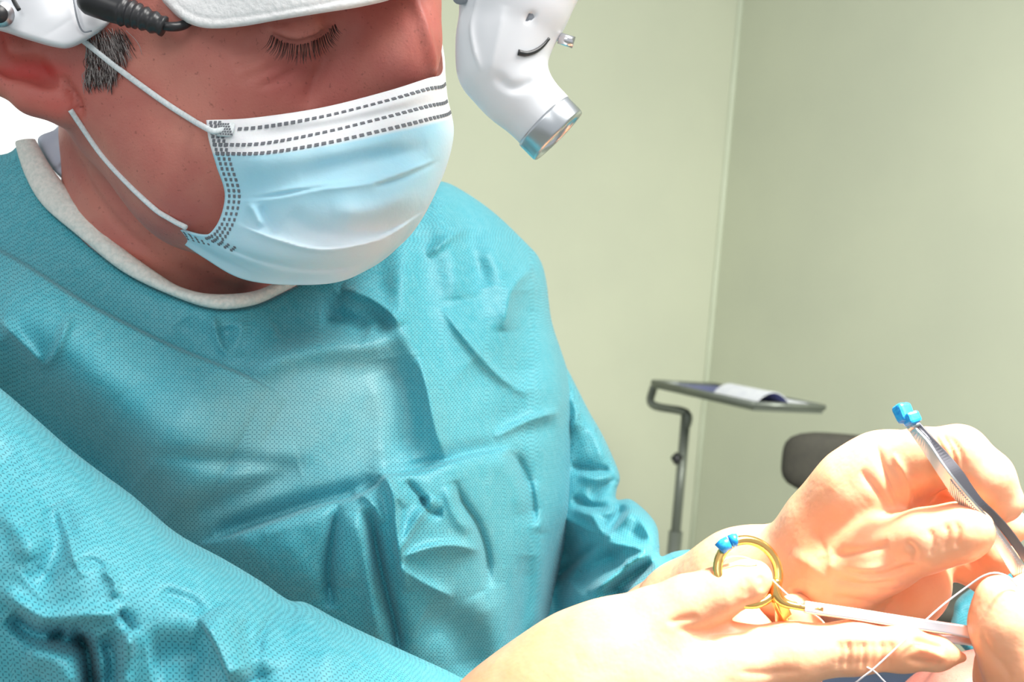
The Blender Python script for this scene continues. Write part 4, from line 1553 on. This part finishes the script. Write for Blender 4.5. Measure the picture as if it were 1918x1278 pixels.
# tape piece on the ring
seg = [i for i in range(len(ring)) if 0]
tpts = [cpt(*p) for p in ((1348, 1030, .4385), (1356, 1021, .4385), (1366, 1016, .4385))]
v, f = tube(tpts, .0027, 10)
mesh('tape', v, f, M['tape'], nh)
tpts = [cpt(*p) for p in ((1368, 1015, .4385), (1374, 1012, .4385), (1380, 1012, .4385))]
v, f = tube(tpts, .0026, 10)
mesh('tape', v, f, M['tape'], nh)
sh1 = catmull([cpt(1453, 1085, .4400), cpt(1453, 1112, .4395), cpt(1466, 1128, .439), cpt(1492, 1136, .4385), cpt(1540, 1143, .438)], 6)
v, f = tube(sh1, [.0019 + .0005 * math.sin(i / 4) for i in range(len(sh1))], 12)
mesh('ring_neck', v, f, M['gold'], nh)
shk = [cpt(1505, 1137, .4385), cpt(1600, 1151, .4375), cpt(1700, 1167, .4365), cpt(1800, 1182, .4370), cpt(1900, 1200, .4385), cpt(2000, 1216, .4400)]
v, f = strip(catmull(shk, 4), [.0046] * 21, .0032, (0.1, 0.3, 1))
o = mesh('shank', v, f, M['brightsteel'], nh, smooth=False)
bevel(o, .0008, 3)
sh2 = catmull([cpt(1456, 1126, .4415), cpt(1464, 1142, .4430), cpt(1466, 1165, .4440), cpt(1466, 1190, .4460), cpt(1462, 1215, .450)], 5)
v, f = tube(sh2, .0024, 12)
mesh('ring_neck', v, f, M['gold'], nh)
ring2 = []
for t in th_c[:-1]:
    a = 2 * math.pi * t
    ring2.append(cpt(1440 + 52 * math.cos(a), 1268 + 52 * math.sin(a), .462))
ring2 = np.array(ring2 + [ring2[0], ring2[1]])
v, f = tube(ring2, rr, 14, caps=False)
mesh('finger_ring', v, f, M['gold'], nh)
shk2 = [cpt(1490, 1190, .452), cpt(1600, 1195, .450), cpt(1720, 1196, .447), cpt(1800, 1199, .4455), cpt(1850, 1206, .4445), cpt(1900, 1208, .4435), cpt(2000, 1220, .4425)]
v, f = strip(catmull(shk2, 4), [.0036] * 25, .0028, (0.1, 0.3, 1))
o = mesh('shank', v, f, M['brightsteel'], nh, smooth=False)
bevel(o, .0008, 3)
v, f = box_between(cpt(1455, 1120, .4400), cpt(1472, 1158, .4425), (0.6, 0, 1), .0050, .0030)
o = mesh('ratchet', v, f, M['gold'], nh, smooth=False)
bevel(o, .0006, 2)
v, f = tube([cpt(1995, 1214, .4395), cpt(2080, 1232, .4410)], [.0032, .0016], 12)
mesh('jaw', v, f, M['steel'], nh)
v, f = tube([cpt(1990, 1216, .4365), cpt(1990, 1216, .4440)], .0028, 16)
mesh('pivot', v, f, M['satin'], nh)

# ---------------------------------------------------------------- suture
th = [(1352, 1060, .437), (1362, 1046, .436), (1385, 1043, .436), (1408, 1050, .4345), (1432, 1072, .4375), (1458, 1098, .4365), (1482, 1120, .4350), (1520, 1148, .440), (1545, 1170, .444), (1560, 1215, .45), (1620, 1248, .43), (1640, 1260, .4285), (1662, 1282, .43), (1720, 1330, .44)]
v, f = tube(catmull([cpt(*p) for p in th], 10), .00030, 8)
s_ = empty('suture_thread', wpt(1636, 1256, .43), 'thin white suture thread running from the gloved fingertips across the needle holder', 'thread')
mesh('strand', v, f, M['thread'], s_)
th = [(1905, 1098, .424), (1890, 1082, .4235), (1868, 1074, .4225), (1845, 1078, .4235), (1815, 1097, .426), (1760, 1139, .428), (1700, 1194, .4265), (1640, 1250, .4275), (1608, 1275, .43), (1540, 1330, .44)]
v, f = tube(catmull([cpt(*p) for p in th], 8), .00034, 8)
mesh('strand', v, f, M['thread'], s_)

# ---------------------------------------------------------------- head-worn light
hl = empty('surgical_headlight', wpt(330, -160, .60), 'white head-worn surgical light with a leatherette brow band and metal-ringed lamp', 'headlight')
relief('side_housing', [(-200, -160), (-160, 20), (-60, 48), (0, 58), (50, 74), (100, 88), (130, 90), (163, 75), (205, 46), (225, 20), (235, -40), (240, -160)], 3,
       [(-200, -100, .520), (0, 30, .508), (130, 60, .507), (220, 0, .513), (0, -150, .507), (230, -150, .515)], 12, 0.006, 0.02, M['white'], hl,
       [('c', [(133, -40), (140, 10), (146, 40), (156, 58), (172, 60), (190, 50)], 3, -1.6), ('r', [(60, -60), (80, 0), (110, 50)], 40, 1.5)])
v, f = tube(catmull([cpt(132, -60, .504), cpt(138, 0, .5045), (cpt(146, 40, .505)), cpt(156, 59, .506), cpt(172, 58, .507)], 8), .0004, 6)
mesh('seam', v, f, M['grey'], hl)
v, f = tube(catmull([cpt(22, -8, .503), cpt(28, 6, .503), cpt(36, 19, .503)], 4), [.0010] * 9, 8, flat=.6)
mesh('slot', v, f, M['black'], hl)
v, f = tube([cpt(0, 26, .512), cpt(2, 26, .499)], [.0062, .0056], 28)
mesh('dial_rim', v, f, M['satin'], hl)
v, f = tube([cpt(-3, 26, .500), cpt(-3, 26, .4965)], [.0042, .0038], 28)
mesh('dial', v, f, M['black'], hl)
# plug and cable
cp = catmull([cpt(160, -8, .500), cpt(200, 10, .499), cpt(240, 24, .499), cpt(268, 34, .499), cpt(308, 50, .500)], 10)
rad = []
for i in range(len(cp)):
    t = i / (len(cp) - 1)
    r = 0.0078 - 0.0035 * t
    if t > 0.42:
        r *= 1.0 + 0.10 * math.sin((t - .42) * 58)
    if t < 0.06:
        r *= 0.8 + 3 * t
    rad.append(r)
v, f = tube(cp, rad, 24)
mesh('cable_plug', v, f, M['black'], hl)
v, f = tube(catmull([cpt(296, 46, .500), cpt(318, 50, .500), cpt(340, 48, .503), (cpt(356, 38, .506)), cpt(380, 10, .512), cpt(400, -60, .52)], 8), .0021, 14)
mesh('cable', v, f, M['black'], hl)
relief('brow_band', [(300, -160), (292, -60), (298, -10), (315, 14), (345, 40), (388, 53), (450, 50), (520, 38), (600, 25), (680, 12), (745, -6), (820, -50), (860, -120), (860, -200)], 3,
       [(300, -100, .512), (340, 20, .500), (450, 30, .488), (600, 5, .480), (740, -20, .490), (860, -100, .515), (450, -150, .484), (600, -160, .478)], 9, 0.004, 0.012,
       M['leather'], hl, [('c', [(318, -60), (322, -10), (345, 18), (390, 34), (450, 32), (600, 8), (740, -22)], 3, -0.5)])
# lamp
S = Sculpt(cpt(780, 340, .45) - .02, cpt(1180, -240, .45) + np.array([.02, .02, .04]), 0.0009)
S.lo[2] = -0.475
S = Sculpt((-.045, .065, -.482), (.055, .195, -.415), 0.0009)
S.chain([(1010, -220, .452, 122), (984, -60, .450, 112), (966, 0, .449, 102), (944, 75, .449, 87), (936, 122, .449, 76)], 0.003)
S.chain([(936, 122, .449, 76), (962, 167, .449, 64)], 0.006, 0.005)
S.chain([(962, 167, .449, 64), (1017, 223, .449, 62.5)], 0.003, 0.005)
# flatten its front face a little, with a soft edge
S.ell(cpt(900, -60, .405) + np.array([0, 0, .012]), (.04, .06, .030), (0, -14, -8), 0.004, sub=True)
V, q = S.mesh()
ax_ = cpt(1046, 252, .449) - cpt(962, 167, .449)
ax_ /= np.linalg.norm(ax_)
cut = cpt(1019, 228, .449)
over = (V - cut) @ ax_
V = np.where((over > 0)[:, None], V - ax_ * over[:, None], V)
V = sculpt_strokes(V, q, [('c', [(905, -40), (893, 10), (884, 50), (890, 95), (902, 135)], 4, 1.1), ('r', [(925, 140), (960, 165), (1010, 150)], 10, -1.2),
                          ('c', [(945, 10), (935, 60), (915, 150)], 14, 0.8), ('r', [(988, 32), (992, 34), (995, 38)], 9, -3)])
mesh('lamp_body', V, q, M['white'], hl)
R0 = 0.0143
a0, b0 = cut + ax_ * -.0005, cut
R0 = 0.0133
prof = [(0, R0 * .97), (0, R0 * 1.015), (.0012, R0 * 1.02), (.0078, R0 * 1.02), (.0088, R0 * .99), (.0088, R0 * .80), (.0070, R0 * .78)]
u_ = np.cross(ax_, [0, 0, 1.0])
u_ /= np.linalg.norm(u_)
w_ = np.cross(ax_, u_)


def lathe(prof, o, ax, u, w, n=56):
    V, Fc = [], []
    for s, r in prof:
        for k in range(n):
            t = 2 * math.pi * k / n
            V.append(o + ax * s + (u * math.cos(t) + w * math.sin(t)) * r)
    for i in range(len(prof) - 1):
        for k in range(n):
            Fc.append([i * n + k, i * n + (k + 1) % n, (i + 1) * n + (k + 1) % n, (i + 1) * n + k])
    return np.array(V), Fc


v, f = lathe(prof, a0, ax_, u_, w_)
o = mesh('metal_ring', v, f, M['satin'], hl)
v, f = lathe([(.0062, 0.00001), (.0078, R0 * .3), (.0074, R0 * .6), (.0064, R0 * .8)], a0, ax_, u_, w_)
mesh('lens', v, f, M['lens'], hl)
v, f = lathe([(.003, 0.00001), (.003, R0 * .9)], a0, ax_, u_, w_)
mesh('reflector', v, f, M['steel'], hl)
# slot lever, side screw, screw holes
LFD = front_depth(V, q)
sp_ = on_skin(LFD, [(970, 98), (985, 101), (1002, 96), (1016, 86), (1028, 72)], .0001, 5)
v, f = tube(sp_, np.linspace(.0012, .0007, len(sp_)), 10)
mesh('slot', v, f, M['black'], hl)
v, f = join([tube([cpt(1030, 66, .449), cpt(1052, 74, .449)], .0011, 16), tube([cpt(1047, 71, .449), cpt(1075, 80, .449)], [.0023, .0023], 20)])
mesh('side_screw', v, f, M['steel'], hl)
for (x, y, d, r) in ((989, 33, LFD(989, 33) - .0004, .0024), (862, -4, .436, .0030)):
    v, f = tube([cpt(x, y, d + .006), cpt(x, y, d)], [r, r], 24, flat=.85)
    mesh('screw_recess', v, f, M['grey'], hl)
# arm joining lamp and brow band, above the picture
v, f = tube(catmull([cpt(992, -200, .455), cpt(930, -280, .46), cpt(800, -260, .47), cpt(700, -150, .478)], 6), .009, 14, flat=.7)
mesh('lamp_arm', v, f, M['white'], hl)
# strap over the head
v, f = tube(catmull([cpt(-150, -100, .53), cpt(-60, -330, .56), cpt(250, -560, .60), (cpt(560, -420, .56)), cpt(640, -170, .49)], 8), .008, 12, flat=.3)
mesh('head_strap', v, f, M['white'], hl)

# ================================================================== the patient, mostly out of frame
pb = wpt(1900, 1500, .60)
pt = empty('person', (pb.x, pb.y, pb.z), 'patient lying under the hands, only a patch of reddish skin showing at bottom right', 'person')
S = Sculpt(cpt(1560, 1700, .72) + np.array([-.02, -.02, -.05]), cpt(2300, 1150, .48) + np.array([.03, .02, .02]), 0.0026)
S.ell(cpt(2010, 1480, .60), (.105, .070, .068), (0, 0, -20), 0.01)
S.ell(cpt(2130, 1400, .56), (.060, .045, .045), (0, 0, -20), 0.02)
S.chain([(1810, 1330, .570, 80), (1900, 1300, .565, 50)], 0.015)          # chin / lip
S.chain([(1810, 1270, .585, 44), (1850, 1246, .585, 30)], 0.010)
S.chain([(2050, 1330, .545, 40), (2120, 1310, .55, 34)], 0.012)
V, q = S.mesh()
V = sculpt_strokes(V, q, [('c', [(1810, 1232), (1850, 1224), (1900, 1230)], 12, -3)])
mesh('body', V, q, M['skin'], pt, attrs={'tone': 0.3 * blob(proj(V), (1825, 1210), (50, 20))})
# teal drape beyond, and the dark headrest
relief('surgical_drape', [(1786, 1150), (1790, 1128), (1808, 1110), (1840, 1090), (1900, 1060), (2100, 1040), (2300, 1200), (2250, 1400), (1900, 1290), (1800, 1210), (1780, 1180)], 5,
       [(1790, 1120, .70), (1900, 1080, .72), (2200, 1200, .72), (2200, 1380, .68), (1820, 1230, .66), (1900, 1280, .64)], 20, 0.012, 0.02, M['gown'], None,
       [('r', [(1790, 1145), (1830, 1150), (1880, 1140)], 8, -4), ('r', [(1800, 1170), (1850, 1180), (1900, 1175)], 12, 4)],
       label='teal surgical drape behind the second person\'s fingers', category='drape')
relief('headrest', [(1380, 1262), (1560, 1252), (1700, 1250), (1752, 1262), (1770, 1300), (1820, 1400), (1800, 1560), (1400, 1600), (1300, 1450), (1310, 1300)], 8,
       [(1350, 1300, .66), (1700, 1270, .66), (1780, 1400, .62), (1500, 1550, .60)], 50, 0.03, 0.06, M['navy'], None,
       label='dark navy padded headrest under the near hand', category='headrest')
